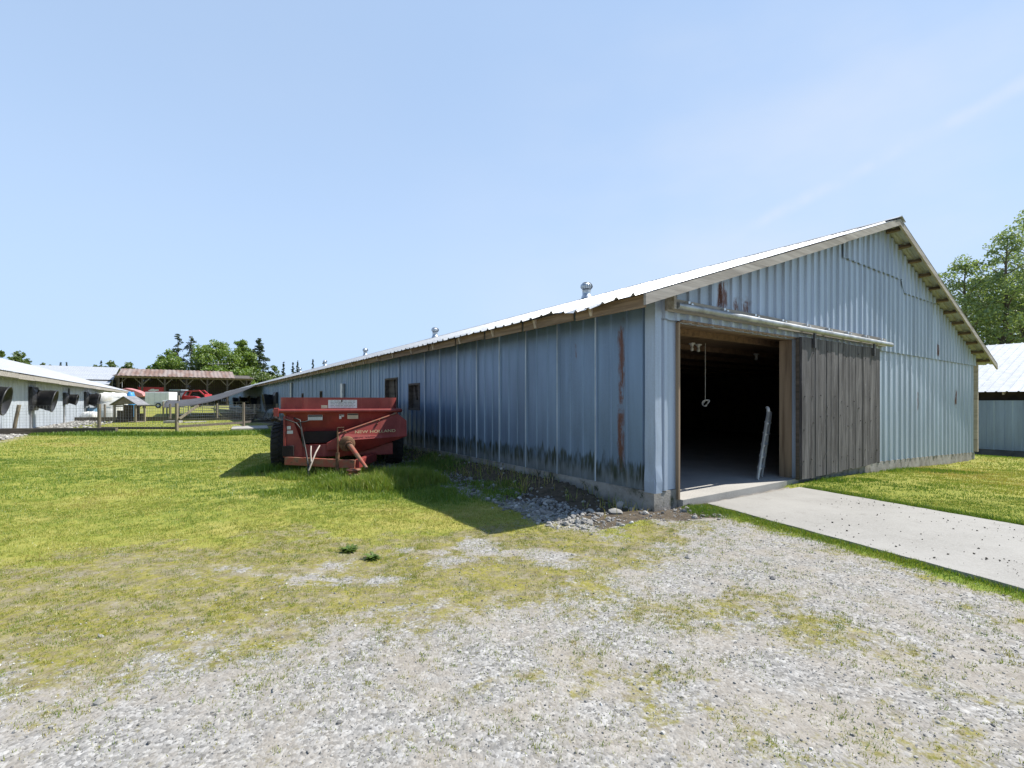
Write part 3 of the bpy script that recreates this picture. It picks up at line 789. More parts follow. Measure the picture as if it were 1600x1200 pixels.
lawnc = G.mix(G.mul(aY, G.rng(G.noise(1.2, G.co((1, 2.2, 1)), 5, .65), 0.40, 0.66, 0.15, 0.95)), lawnc, (0.37, 0.32, 0.10))
lawnc = G.mix(G.mul(aU, 0.8), lawnc, (0.10, 0.175, 0.02))
soil = G.mix(G.rng(fineN, 0.3, 0.7), (0.055, 0.044, 0.032), (0.13, 0.105, 0.075))
brk = G.math('ADD', G.mul(G.math('SUBTRACT', G.noise(6.0, None, 6, 0.75), 0.5), 1.8), G.mul(G.math('SUBTRACT', G.noise(34, None, 4, 0.7), 0.5), 1.3))
fm = G.rng(G.math('ADD', aM, brk), 0.30, 0.72)
fl = G.rng(G.math('ADD', aL, G.mul(brk, 0.75)), 0.32, 0.68)
c = G.mix(fm, grav, mossc); c = G.mix(fl, c, lawnc)
c = G.mix(G.rng(G.math('ADD', aD, G.mul(brk, 0.5)), 0.35, 0.7), c, soil)
hgt = G.math('ADD', G.mul(G.math('SUBTRACT', 0.6, cell.outputs['Distance']), 0.5), G.mul(fineN, 0.9))
hgt = G.math('ADD', hgt, G.mul(G.rng(sepc2.outputs[1], 0.62, 0.70), G.math('SUBTRACT', 0.55, cell2.outputs['Distance'])))
G.bump(hgt, 0.5, 0.011)
ground = mesh_np('ground', V, F, G.fin(c, 0.95, 0, 0.15), True, None, {k: Z[k].ravel() for k in Z})
tag(ground, kind='structure')

# concrete path from the doorway, tapering edge lines as poured
def on(P0, P1, t): return P0 + (P1 - P0) * t
ts = np.linspace(-0.0, 1.75, 36)
pv = MB(); r = random.Random(4); top = []
for t in ts:
    jl, jr = r.uniform(-.012, .012), r.uniform(-.012, .012)
    a = on(PL0, PL1, t); b = on(PR0, PR1, t)
    row = []
    for k in range(9):
        p = a + (b - a) * (k / 8) + (np.array((jl, 0)) if k == 0 else np.array((jr, 0)) if k == 8 else 0)
        row.append((p[0], p[1], gz(p[0], p[1]) + 0.022))
    top.append(row)
for p, q in zip(top, top[1:]):
    for k in range(8): pv.add([p[k], p[k + 1], q[k + 1], q[k]], [(3, 2, 1, 0)], True)
    for k in (0, 8):
        pv.quad(p[k], q[k], (q[k][0], q[k][1], q[k][2] - .12), (p[k][0], p[k][1], p[k][2] - .12))
PATHM = NM('path_concrete')
_c = PATHM.mix(PATHM.rng(PATHM.noise(0.9, None, 6, 0.65), 0.3, 0.72), (0.33, 0.32, 0.297), (0.25, 0.24, 0.22))
_c = PATHM.mix(PATHM.rng(PATHM.noise(75, None, 3), 0.35, 0.7, 0, .6), _c, (0.37, 0.36, 0.335))
_c = PATHM.mix(PATHM.rng(PATHM.noise(3.0, None, 6, 0.75), 0.55, 0.76, 0, 0.6), _c, (0.16, 0.15, 0.13))
PATHM.bump(PATHM.noise(110, None, 4), 0.35, 0.004)
pth = pv.build('path', PATHM.fin(_c, 0.92))
tag(pth, kind='structure')
# ------------------------------------------------------------------ stuff: pebbles, rubble, crumbs
def ico():
    t = (1 + 5 ** .5) / 2
    v = np.array([(-1, t, 0), (1, t, 0), (-1, -t, 0), (1, -t, 0), (0, -1, t), (0, 1, t), (0, -1, -t), (0, 1, -t), (t, 0, -1), (t, 0, 1), (-t, 0, -1), (-t, 0, 1)], float)
    f = np.array([(0, 11, 5), (0, 5, 1), (0, 1, 7), (0, 7, 10), (0, 10, 11), (1, 5, 9), (5, 11, 4), (11, 10, 2), (10, 7, 6), (7, 1, 8), (3, 9, 4), (3, 4, 2), (3, 2, 6), (3, 6, 8), (3, 8, 9), (4, 9, 5), (2, 4, 11), (6, 2, 10), (8, 6, 7), (9, 8, 1)])
    return v / np.linalg.norm(v[0]), f
RNG = np.random.default_rng(12)
def rotm(n, rng, tilt=math.pi):
    a = rng.uniform(0, 2 * math.pi, n); b = rng.uniform(-tilt, tilt, n); c_ = rng.uniform(-tilt, tilt, n)
    ca, sa, cb, sb, cc, sc = np.cos(a), np.sin(a), np.cos(b), np.sin(b), np.cos(c_), np.sin(c_)
    M = np.zeros((n, 3, 3))
    M[:, 0, 0] = ca * cb; M[:, 0, 1] = ca * sb * sc - sa * cc; M[:, 0, 2] = ca * sb * cc + sa * sc
    M[:, 1, 0] = sa * cb; M[:, 1, 1] = sa * sb * sc + ca * cc; M[:, 1, 2] = sa * sb * cc - ca * sc
    M[:, 2, 0] = -sb; M[:, 2, 1] = cb * sc; M[:, 2, 2] = cb * cc
    return M
def ground_z(X, Y):
    i = np.clip(np.searchsorted(gx, X) - 1, 0, na - 2); j = np.clip(np.searchsorted(gy, Y) - 1, 0, nb - 2)
    u = (X - gx[i]) / (gx[i + 1] - gx[i]); w = (Y - gy[j]) / (gy[j + 1] - gy[j])
    return (GZ[i, j] * (1 - u) + GZ[i + 1, j] * u) * (1 - w) + (GZ[i, j + 1] * (1 - u) + GZ[i + 1, j + 1] * u) * w
def stones(name, X, Y, size, mat, zoff=0.0, flat=0.6, zbase_=None):
    iv, fc = ico(); n = len(X)
    P = np.repeat(iv[None], n, 0) * (1 + RNG.uniform(-0.32, 0.28, (n, 12, 1)))
    P = P * np.stack([RNG.uniform(0.8, 1.5, n), RNG.uniform(0.65, 1.1, n), RNG.uniform(0.5, 0.9, n) * flat / 0.6], -1)[:, None, :]
    P = np.einsum('nij,nkj->nki', rotm(n, RNG, 0.5), P) * size[:, None, None]
    z = (ground_z(X, Y) if zbase_ is None else zbase_) + zoff * size
    P = P + np.stack([X, Y, z], -1)[:, None, :]
    Fa = (fc[None] + 12 * np.arange(n)[:, None, None]).reshape(-1, 3)
    return mesh_np(name, P.reshape(-1, 3), Fa, mat)
STONE = NM('stone_mix')
_i = STONE.island()
_c = STONE.ramp(_i, [(0.0, (0.10, 0.10, 0.10)), (0.3, (0.22, 0.215, 0.205)), (0.7, (0.34, 0.33, 0.305)), (0.95, (0.44, 0.43, 0.40)), (1.0, (0.66, 0.65, 0.62))])
_c = STONE.mix(STONE.rng(STONE.noise(30, None, 4), 0.35, 0.7, 0, .5), _c, (0.24, 0.22, 0.20))
STONE.bump(STONE.noise(60, None, 4), 0.4, 0.006)
STONE = STONE.fin(_c, 0.9)
def sample(n, x0, x1, y0, y1):
    """points spread evenly over the view wedge between two depths"""
    Y = np.sqrt(RNG.uniform(y0 ** 2, y1 ** 2, n)); X = RNG.uniform(x0, x1, n) * Y
    return X, Y
X, Y = sample(90000, -1.15, 1.15, 1.7, 7.5)
z_ = zones(X, Y); d_ = -side(PL0, PL1, X, Y)
keep = (d_ > 0.03) & (RNG.uniform(0, 1, len(X)) < np.clip(1.05 - z_['moss'] * 0.93 - z_['lawn'] * 0.3, 0, 1) * np.clip(4.2 / Y, 0.25, 1) ) & (w2loc(X, Y)[1] < -0.05)
X, Y = X[keep], Y[keep]
sz = 0.0030 * np.exp(RNG.normal(0, 0.42, len(X))); sz = np.clip(sz, 0.002, 0.011)
tag(stones('gravel', X, Y, sz, STONE, 0.15), kind='stuff')
# a thin sprinkle of larger pale stones everywhere in the yard
n = 900; X, Y = sample(n, -1.15, 1.1, 1.9, 7.0); z_ = zones(X, Y); d_ = -side(PL0, PL1, X, Y)
keep = (d_ > 0.05) & (z_['lawn'] < 0.5) & (w2loc(X, Y)[1] < -0.05); X, Y = X[keep], Y[keep]
tag(stones('loose_stones', X, Y, np.clip(0.007 * np.exp(RNG.normal(0, 0.5, len(X))), 0.004, 0.026), STONE, 0.1), kind='stuff')
# rubble strip under the eave
n = 17000; lx = RNG.uniform(-1.95, 0.6, n); ly = np.where(RNG.uniform(0, 1, n) < 0.12, RNG.uniform(-0.9, 1.2, n), RNG.uniform(-0.2, 22, n))
P = np.stack([C0.x + lx * UX - ly * UY, C0.y + lx * UY + ly * UX], -1)
z_ = zones(P[:, 0], P[:, 1]); keep = (RNG.uniform(0, 1, n) < np.maximum(z_['rub'] * 1.1, 0.05 * z_['dirt'])) & ((lx < -0.06) | (ly < -0.06)); P = P[keep]
tag(stones('rubble', P[:, 0], P[:, 1], np.clip(0.015 * np.exp(RNG.normal(0, 0.55, len(P))), 0.005, 0.045), STONE, 0.25), kind='stuff')
# gravel heap along the far-left barn
n = 5000; lx = RNG.uniform(-10.9, -8.6, n); ly = RNG.uniform(14, 46, n); keep = (RNG.uniform(0, 1, n) < (0.12 + 0.85 * sstep(-9.2, -10.3, lx))) & ((lx < -10.0) | (ly > 25)); lx, ly = lx[keep], ly[keep]
P = np.stack([C0.x + lx * UX - ly * UY, C0.y + lx * UY + ly * UX], -1)
tag(stones('rubble', P[:, 0], P[:, 1], RNG.uniform(0.03, 0.09, len(P)), STONE, 0.2), kind='stuff')
# crumbs of dirt on the concrete path
CRUMB = plain('dirt_crumb', (0.075, 0.064, 0.05), 0.95)
n = 650; t = RNG.uniform(0.2, 1.5, n) ** 0.8; s_ = RNG.uniform(0.02, 0.98, n)
cl = fbm(t * 4, s_ * 4, 77); keep = RNG.uniform(0, 1, n) < np.clip((cl - 0.33) * 3, 0.08, 1); t, s_ = t[keep], s_[keep]
A_ = PL0 + (PL1 - PL0) * t[:, None]; B_ = PR0 + (PR1 - PR0) * t[:, None]; P = A_ + (B_ - A_) * s_[:, None]
tag(stones('dirt_crumbs', P[:, 0], P[:, 1], np.clip(0.0042 * np.exp(RNG.normal(0, 0.45, len(P))), 0.002, 0.010), CRUMB, 0.3, 0.6, gz(P[:, 0], P[:, 1]) + 0.024), kind='stuff')
# three rocks one can point to, by the foot of the corner
iv, fc = ico()
def rock(lab, lx, ly, d, seed):
    rg = np.random.default_rng(seed); v = iv * (1 + rg.uniform(-0.22, 0.22, (12, 1))) * np.array(d)
    # one split of each face for facets
    e = {}; vv = [tuple(p) for p in v]; ff = []
    def midp(a, b):
        k = (min(a, b), max(a, b))
        if k not in e:
            p = (np.array(vv[a]) + np.array(vv[b])) / 2 * (1.06 + rg.uniform(-.07, .07)); vv.append(tuple(p)); e[k] = len(vv) - 1
        return e[k]
    for a, b, c_ in fc:
        x, y, w = midp(a, b), midp(b, c_), midp(c_, a); ff += [(a, x, w), (x, b, y), (w, y, c_), (x, y, w)]
    p = loc2w(lx, ly); o = MB().add(vv, ff).build('rock', STONE)
    o.location = (p.x, p.y, float(ground_z(np.array([p.x]), np.array([p.y]))[0]) + d[2] * 0.5)
    tag(o, lab, 'rock', 'rocks by the barn corner')
rock('largest grey rock lying flat at the near end of the rubble strip', -0.62, 0.06, (0.095, 0.06, 0.045), 3)
rock('upright pointed grey rock in the rubble nearest the barn corner', -0.40, 0.20, (0.05, 0.04, 0.07), 5)
rock('small white stone lying alone on the gravel near the concrete path edge', 1.15, -2.05, (0.05, 0.035, 0.022), 8)

# ------------------------------------------------------------------ stuff: grass
GR = NM('grass_blade')
_a = GR.attr('tone'); _i = GR.island()
_c = GR.ramp(_a, [(0.0, (0.085, 0.175, 0.018)), (0.35, (0.175, 0.265, 0.034)), (0.65, (0.30, 0.305, 0.065)), (0.85, (0.34, 0.295, 0.09)), (1.0, (0.44, 0.36, 0.20))])
_c = GR.mix(GR.rng(_i, 0, 1, 0, 0.55), _c, GR.mix(1.0, _c, (1.5, 1.35, 1.3), 'MULTIPLY'))
GRASS = GR.leafy(_c, 0.35)
def blades(name, X, Y, H, Wd, tone, lean=0.5, seg=1):
    n = len(X); z = ground_z(X, Y) - 0.003
    az = RNG.uniform(0, 2 * math.pi, n); ln = RNG.uniform(0.1, 1, n) * lean * H; la = RNG.uniform(0, 2 * math.pi, n)
    bx, by = np.cos(az) * Wd / 2, np.sin(az) * Wd / 2; tx, ty = np.cos(la) * ln, np.sin(la) * ln
    h = np.sqrt(np.maximum(H ** 2 - ln ** 2, (0.2 * H) ** 2))
    if seg == 1:
        P = np.stack([np.stack([X - bx, Y - by, z], -1), np.stack([X + bx, Y + by, z], -1), np.stack([X + tx, Y + ty, z + h], -1)], 1)
        Fa = np.arange(3 * n).reshape(n, 3); k = 3
    else:
        m = 0.45
        P = np.stack([np.stack([X - bx, Y - by, z], -1), np.stack([X + bx, Y + by, z], -1),
                      np.stack([X + bx * .75 + tx * m * .55, Y + by * .75 + ty * m * .55, z + h * .6], -1), np.stack([X - bx * .75 + tx * m * .55, Y - by * .75 + ty * m * .55, z + h * .6], -1),
                      np.stack([X + tx, Y + ty, z + h], -1)], 1); k = 5
        b = 5 * np.arange(n)[:, None]
        Fa = np.concatenate([b + np.array([0, 1, 2]), b + np.array([0, 2, 3]), b + np.array([3, 2, 4])], 0)
    o = mesh_np(name, P.reshape(-1, 3), Fa, GRASS, True, None, {'tone': np.repeat(tone, k)})
    return tag(o, kind='stuff')
def ok_spot(X, Y):
    lx, ly = w2loc(X, Y)
    inb = (lx > -0.08) & (lx < 14.08) & (ly > -0.08)
    onp = (side(PL0, PL1, X, Y) > 0.0) & (side(PR0, PR1, X, Y) < 0.015) & (ly < 0.3)
    inl = (lx < -10.75)
    inr = lx > 18.8
    return ~inb & ~onp & ~inl & ~inr
# short lawn
for y0, y1, n, hm, wm_ in ((2.5, 6.5, 210000, 0.026, 0.0045), (6.5, 11, 230000, 0.034, 0.008), (11, 19, 150000, 0.040, 0.015), (19, 34, 70000, 0.045, 0.03)):
    X, Y = sample(n, -1.18, 1.15, y0, y1); z_ = zones(X, Y)
    cl = fbm(X * 5, Y * 5, 61, 3)
    keep = ok_spot(X, Y) & (RNG.uniform(0, 1, n) < z_['lawn'] * np.clip(0.35 + (cl - 0.35) * 3.0, 0.12, 1)); X, Y = X[keep], Y[keep]
    z_ = {k: v[keep] for k, v in z_.items()}
    H = hm * RNG.uniform(0.5, 1.4, len(X)) * (1 + 0.8 * z_['lush'])
    mow = fbm(X * 0.55, Y * 1.6, 88)
    tone = np.clip(0.27 + 0.75 * (z_['yel'] - 0.35) + 1.1 * (mow - 0.5) + 0.5 * (fbm(X * 2.2, Y * 2.2, 83) - 0.5) + 0.22 * sstep(5.8, 4.2, Y) - 0.38 * z_['lush'] + RNG.normal(0, 0.12, len(X)), 0, 1)
    blades('lawn_grass', X, Y, H, wm_ * RNG.uniform(0.7, 1.3, len(X)), tone, 0.75)
# moss and sparse sprigs between the stones
n = 430000; X, Y = sample(n, -1.18, 1.1, 1.75, 6.6); z_ = zones(X, Y)
cl = fbm(X * 6.5, Y * 6.5, 71, 4)
pr = np.clip((cl - 0.42) * 6, 0, 1) * np.clip(z_['moss'] * 0.85 + 0.16, 0, 1) * (1 - 0.75 * z_['lawn'])
keep = ok_spot(X, Y) & (z_['dirt'] < 0.4) & (RNG.uniform(0, 1, n) < pr); X, Y, cl = X[keep], Y[keep], cl[keep]
tone = np.clip(0.60 - 1.1 * (cl - 0.52) + RNG.normal(0, 0.12, len(X)), 0, 1)
blades('moss_tufts', X, Y, 0.014 * RNG.uniform(0.4, 1.8, len(X)), 0.0040 * RNG.uniform(0.7, 1.4, len(X)), tone, 0.8)
# small tufts: many short blades from one root, scattered through moss and gravel
n = 26000; X, Y = sample(n, -1.15, 1.08, 1.8, 6.4); z_ = zones(X, Y); cl = fbm(X * 1.6, Y * 1.6, 75, 3)
keep = ok_spot(X, Y) & (z_['dirt'] < 0.3) & (RNG.uniform(0, 1, n) < np.clip((cl - 0.36) * 4, 0.06, 1) * np.clip(0.16 + z_['moss'], 0, 1)); X, Y, zl = X[keep], Y[keep], z_['lawn'][keep]
m = (5 + 22 * RNG.uniform(0, 1, len(X)) ** 2.2).astype(int); rad = 0.006 + 0.0008 * m * RNG.uniform(.6, 1.4, len(X)); tn = np.clip(RNG.normal(0.56, 0.15, len(X)), 0.05, 0.9)
ii = np.repeat(np.arange(len(X)), m); a_ = RNG.uniform(0, 6.283, len(ii)); q_ = np.sqrt(RNG.uniform(0, 1, len(ii)))
blades('grass_tufts', X[ii] + rad[ii] * q_ * np.cos(a_), Y[ii] + rad[ii] * q_ * np.sin(a_), (0.006 + rad[ii] * 0.62) * RNG.uniform(0.5, 1.4, len(ii)), 0.0034 * RNG.uniform(.7, 1.4, len(ii)), np.clip(tn[ii] + RNG.normal(0, .08, len(ii)), 0, 1), 0.85)
# tall uncut grass round the spreader, along the rubble, by the path and at the fence
def clump(cx, cy, rx, ry, n, h, tone, wd=0.008):
    a = RNG.uniform(0, 2 * math.pi, n); q = np.sqrt(RNG.uniform(0, 1, n)); X = cx + rx * q * np.cos(a); Y = cy + ry * q * np.sin(a)
    k = ok_spot(X, Y) & (RNG.uniform(0, 1, n) < np.clip((fbm(X * 4, Y * 4, 91) - 0.3) * 3.2, 0.1, 1)); X, Y = X[k], Y[k]
    return X, Y, h * RNG.uniform(0.45, 1.2, len(X)) * (1 - 0.5 * np.hypot((X - cx) / rx, (Y - cy) / ry) ** 2), np.full(len(X), tone) + RNG.normal(0, 0.13, len(X)), np.full(len(X), wd)
parts_ = [clump(-2.75, 8.45, 1.5, 0.55, 9000, 0.20, 0.3), clump(-1.75, 7.75, 0.75, 0.45, 7000, 0.30, 0.38), clump(-2.0, 8.0, 0.9, 0.35, 5000, 0.17, 0.5), clump(-2.2, 7.6, 1.3, 0.45, 7000, 0.13, 0.3), clump(-2.15, 7.25, 0.75, 0.32, 7000, 0.24, 0.38), clump(-2.9, 7.9, 0.5, 0.3, 4000, 0.16, 0.3), clump(-1.9, 6.9, 1.9, 0.5, 9000, 0.08, 0.3),
          clump(-4.3, 9.3, 0.8, 1.0, 5000, 0.18, 0.15), clump(-0.6, 7.0, 0.8, 0.9, 6000, 0.10, 0.2), clump(-1.6, 9.6, 0.8, 1.2, 6000, 0.16, 0.1), clump(-3.6, 11.5, 1.4, 2.0, 5000, 0.16, 0.15),
          clump(2.35, 5.75, 0.28, 0.38, 2600, 0.06, 0.12, 0.005), clump(-0.02, 3.87, 0.0 + 0.16, 0.10, 0, 0.05, 0.1), clump(-14.5, 18.8, 4.5, 0.45, 9000, 0.22, 0.12, 0.02), clump(-10.5, 20.5, 2.5, 1.5, 4000, 0.15, 0.12, 0.02),
          clump(8.2, 9.95, 1.6, 0.5, 5000, 0.09, 0.12), clump(5.4, 8.2, 0.9, 0.35, 3500, 0.07, 0.12)]
X, Y, H, T, Wd = [np.concatenate([p[i] for p in parts_]) for i in range(5)]
blades('tall_grass', X, Y, H, Wd * RNG.uniform(0.6, 1.3, len(X)), np.clip(T, 0, 1), 0.6, 2)
# edge grass beside the path
n = 16000; t = RNG.uniform(0.0, 1.35, n); Pp = PL0 + (PL1 - PL0) * t[:, None]; off = np.abs(RNG.normal(0, 0.13, n) * (1.25 - 0.6 * t)) - 0.015 + 0.03 * (fbm(t * 14, t * 0, 3) - .4)
X = Pp[:, 0] - off * 0.935; Y = Pp[:, 1] - off * 0.354; k = RNG.uniform(0, 1, n) < np.clip((fbm(X * 3, Y * 3, 95) - 0.25) * 3, 0.05, 1) * np.clip(1.15 - t * 0.75, 0.15, 1); X, Y = X[k], Y[k]
blades('edge_grass', X, Y, 0.045 * RNG.uniform(0.4, 1.3, len(X)), 0.005 * np.ones(len(X)), np.clip(RNG.normal(0.34, 0.18, len(X)), 0, 1), 0.8, 2)
n = 6000; t = RNG.uniform(0.0, 1.0, n); Pp = PR0 + (PR1 - PR0) * t[:, None]; off = np.abs(RNG.normal(0, 0.09, n)) + 0.012
X = Pp[:, 0] + off * 0.935; Y = Pp[:, 1] + off * 0.354; k = ok_spot(X, Y); X, Y = X[k], Y[k]
blades('edge_grass', X, Y, 0.06 * RNG.uniform(0.4, 1.3, len(X)), 0.007 * np.ones(len(X)), np.clip(RNG.normal(0.2, 0.15, len(X)), 0, 1), 0.8, 2)
# dead weeds and roots in the dirt below the long wall
n = 9000; lx = RNG.uniform(-0.95, -0.07, n); ly = RNG.uniform(-0.1, 24, n) ; P = np.stack([C0.x + lx * UX - ly * UY, C0.y + lx * UY + ly * UX], -1)
k = RNG.uniform(0, 1, n) < np.clip((fbm(P[:, 0] * 2.5, P[:, 1] * 2.5, 99) - 0.38) * 4, 0, 1); P = P[k]
blades('dead_weeds', P[:, 0], P[:, 1], RNG.uniform(0.05, 0.2, len(P)), np.full(len(P), 0.007), np.clip(RNG.normal(0.6, 0.35, len(P)), 0.0, 1), 0.95, 2)
# leafy weed clumps standing alone in the moss
WEED = NM('weed_leaf'); WEED = WEED.leafy(WEED.mix(WEED.island(), (0.06, 0.12, 0.018), (0.13, 0.19, 0.035)), 0.3)
def weed(lab, X, Y, r, n, seed):
    rg = random.Random(seed); g = MB()
    for i in range(n):
        a = rg.uniform(0, 2 * math.pi); l = r * rg.uniform(0.45, 1.1); up = rg.uniform(0.12, 0.75); w = rg.uniform(0.010, 0.018)
        d = Vector((math.cos(a), math.sin(a), 0)); s_ = Vector((-d.y, d.x, 0))
        o = Vector((rg.uniform(-.25, .25) * r, rg.uniform(-.25, .25) * r, 0))
        p1 = o + d * l * 0.5 + Vector((0, 0, l * up * 0.7)); p2 = o + d * l + Vector((0, 0, l * up * 0.75))
        g.add([o - s_ * w * .3, o + s_ * w * .3, p1 + s_ * w, p2, p1 - s_ * w], [(0, 1, 2, 4), (4, 2, 3)], True)
    ob = g.build('weed', WEED); ob.location = (X, Y, float(ground_z(np.array([X]), np.array([Y]))[0]) - 0.002)
    tag(ob, lab, 'weed', 'weeds in the moss')
weed('larger round green weed growing in the moss, left of the other weed', -1.435, 4.22, 0.085, 90, 1)
weed('smaller green weed growing in the moss, right of and nearer than its neighbour', -1.175, 4.03, 0.075, 70, 2)
# ------------------------------------------------------------------ the red manure spreader
RED = NM('faded_red_paint')
_f = RED.noise(2.2, None, 6, 0.65)
_c = RED.mix(RED.rng(_f, 0.3, 0.7), (0.30, 0.044, 0.036), (0.18, 0.026, 0.023))
_c = RED.mix(RED.rng(RED.noise(1.0, RED.co((9, 9, 1.2)), 5, .65), 0.52, 0.75, 0, 0.55), _c, (0.36, 0.095, 0.075))
_c = RED.mix(RED.rng(RED.noise(7, None, 6, 0.75), 0.63, 0.71, 0, 0.9), _c, (0.085, 0.035, 0.02))
RED.bump(RED.noise(5, None, 3), 0.12, 0.02)
RED = RED.fin(_c, RED.rng(_f, 0.3, 0.7, 0.42, 0.65))
BEAMP = NM('worn_orange_steel')
_f = BEAMP.noise(6, None, 6, 0.7)
_c = BEAMP.mix(BEAMP.rng(_f, 0.42, 0.6), (0.30, 0.075, 0.045), (0.21, 0.125, 0.075))
_c = BEAMP.mix(BEAMP.rng(BEAMP.noise(12, None, 5, .7), 0.56, 0.68), _c, (0.09, 0.045, 0.025))
BEAMP = BEAMP.fin(_c, 0.75)
RUSTY = plain('rusty_steel', (0.16, 0.085, 0.045), 0.85, 0.1, 0.5, 14, 0.3, dirt=(0.06, 0.03, 0.02))
HOSE = plain('hose_black', (0.02, 0.02, 0.02), 0.5)
PALEHOSE = plain('hose_pale', (0.50, 0.42, 0.36), 0.6)
DECAL = plain('decal_white', (0.66, 0.68, 0.70), 0.45, 0, 0.05, 6, dirt=(0.45, 0.43, 0.40))
DECALY = plain('decal_cream', (0.62, 0.58, 0.42), 0.5, 0, 0.08, 6, dirt=(0.40, 0.33, 0.26))
INK = plain('decal_ink', (0.05, 0.05, 0.06), 0.6)
LETTER = plain('letter_cream', (0.66, 0.58, 0.33), 0.5, 0, 0.1, 20, dirt=(0.45, 0.25, 0.15))
CAVITY = plain('grime_and_shade_black', (0.016, 0.010, 0.009), 0.85, 0, 0.4, 6)  # grimy parts, and the painted shade of the front opening

sp = thing('manure_spreader', 'faded red manure spreader parked in long grass beside the long barn wall', 'spreader', (-3.22, 9.0, float(ground_z(np.array([-3.22]), np.array([9.0]))[0]) + 0.01), R(20))
def seg_round(x0, x1, y0, y1, r, n=6):
    pts = []
    for cx_, cy_, a0 in ((x1 - r, y0 + r, -90), (x1 - r, y1 - r, 0), (x0 + r, y1 - r, 90), (x0 + r, y0 + r, 180)):
        for i in range(n + 1):
            a = R(a0 + 90 * i / n); pts.append((cx_ + r * math.cos(a), cy_ + r * math.sin(a)))
    return pts
L_ = 4.1
# upper extension of the box: a band with rounded corners
out = seg_round(-1.04, 1.03, 0.0, L_, 0.12); inn = seg_round(-1.025, 1.015, 0.015, L_ - 0.015, 0.108)
g = MB(); n = len(out)
for zz in ((1.17, 1.392),):
    vs = [(x, y, zz[0]) for x, y in out] + [(x, y, zz[1]) for x, y in out] + [(x, y, zz[1]) for x, y in inn] + [(x, y, zz[0]) for x, y in inn]
    g.add(vs, [(i + a * n, (i + 1) % n + a * n, (i + 1) % n + (a + 1) % 4 * n, i + (a + 1) % 4 * n) for i in range(n) for a in range(4)])
box = g.build('box_extension', RED, sp)
g = MB()
for x in (-0.86, -0.68, 0.70, 0.9):
    for z in (1.23, 1.34): g.lathe([(0.012, -0.012), (0.012, 0.0)], (x, 0, z), 'y', 6); g.lathe([(0.0, -0.012), (0.012, -0.012)], (x, 0, z), 'y', 6)
for z in (1.205, 1.35): g.bar((-0.69, -0.006, z - .03), (-0.66, -0.006, z + 0.03), 0.006, 0.012)
for x in (-0.67, 0.70):
    g.bar((x, -.008, 1.19), (x + 0.03, -.008, 1.33), 0.012, 0.012)
g.build('bolts', RED, box)
rim = seg_round(-1.12, 1.10, -0.07, L_ + 0.07, 0.10)
g = MB(); P = [(x, y, 1.142) for x, y in rim]; P.append(P[0])
g.tube(P, 0.040, 10, False)
g.build('rim', RED, sp)
# tapered tank body
secs = [(1.17, -1.03, 1.02, 0.0, L_), (0.95, -0.93, 0.93, 0.07, L_ - .05), (0.62, -0.72, 0.72, 0.20, L_ - .15), (0.42, -0.45, 0.45, 0.30, L_ - 0.3)]
g = MB(); rings = [[(x, y, z) for x, y in seg_round(x0, x1, y0, y1, 0.10)] for z, x0, x1, y0, y1 in secs]
vs = [p for rg_ in rings for p in rg_]
for k in range(len(rings) - 1):
    for i in range(n): g.f.append([(k + 1) * n + i, (k + 1) * n + (i + 1) % n, k * n + (i + 1) % n, k * n + i]); g.sm.append(False)
g.v = [tuple(p) for p in vs]
g.f.append(list(range(3 * n, 4 * n))[::-1]); g.sm.append(False)
g.build('tank', RED, sp)
# manure crust line inside
g = MB(); g.add([(x, y, 1.20) for x, y in inn], [tuple(range(n))]); g.build('tank_bottom', CAVITY, sp)
# left front post plate and the frame under the tank
g = MB()
g.prism([(-0.935, -0.06, 0.31), (-0.66, -0.06, 0.31), (-0.66, -0.06, 0.53), (-0.82, -0.06, 1.0), (-0.935, -0.06, 1.06)], (0, 0.05, 0))
g.bx(-0.975, -0.936, -0.10, 0.30, 0.31, 1.05)
g.build('front_post', RED, sp, 0.006)
g = MB(); g.bx(-0.93, 0.95, -0.02, 0.10, 0.29, 0.52)
g.prism([(-0.25, -0.13, 0.42), (0.16, -0.13, 0.42), (0.16, -0.13, 0.62), (-0.06, -0.13, 0.66), (-0.25, -0.13, 0.55)], (0, 0.1, 0))
g.build('front_frame', RED, sp, 0.01)
g = MB(); g.bx(-0.64, -0.02, 0.02, 0.16, 0.55, 0.76); g.build('opening_shade_block', CAVITY, sp)  # solid near-black block; the opening's shade is put into its colour
g = MB()
for s_ in (-0.62, 0.62): g.bx(s_ - .06, s_ + .06, 0.2, L_, 0.28, 0.42)
g.build('chassis_rail', RED, sp)
# discharge shield: folded plate standing off the front
def Pz(cx, cy): return ((cx - 709) / 442.6, 1.3 - (cy - 250.7) / 442.6 + 0.0)
A1, A2, A3, A4, A5, A6, A7 = Pz(682, 500), Pz(1165, 342), Pz(1245, 410), Pz(1248, 540), Pz(960, 640), Pz(830, 668), Pz(690, 690)
F1 = Pz(690, 556)
yf, yb = -0.42, -0.05
k = 1.0 - 0.035
pt = lambda p, y: (p[0] * (1 + y * 0.10), y, p[1])
g = MB()
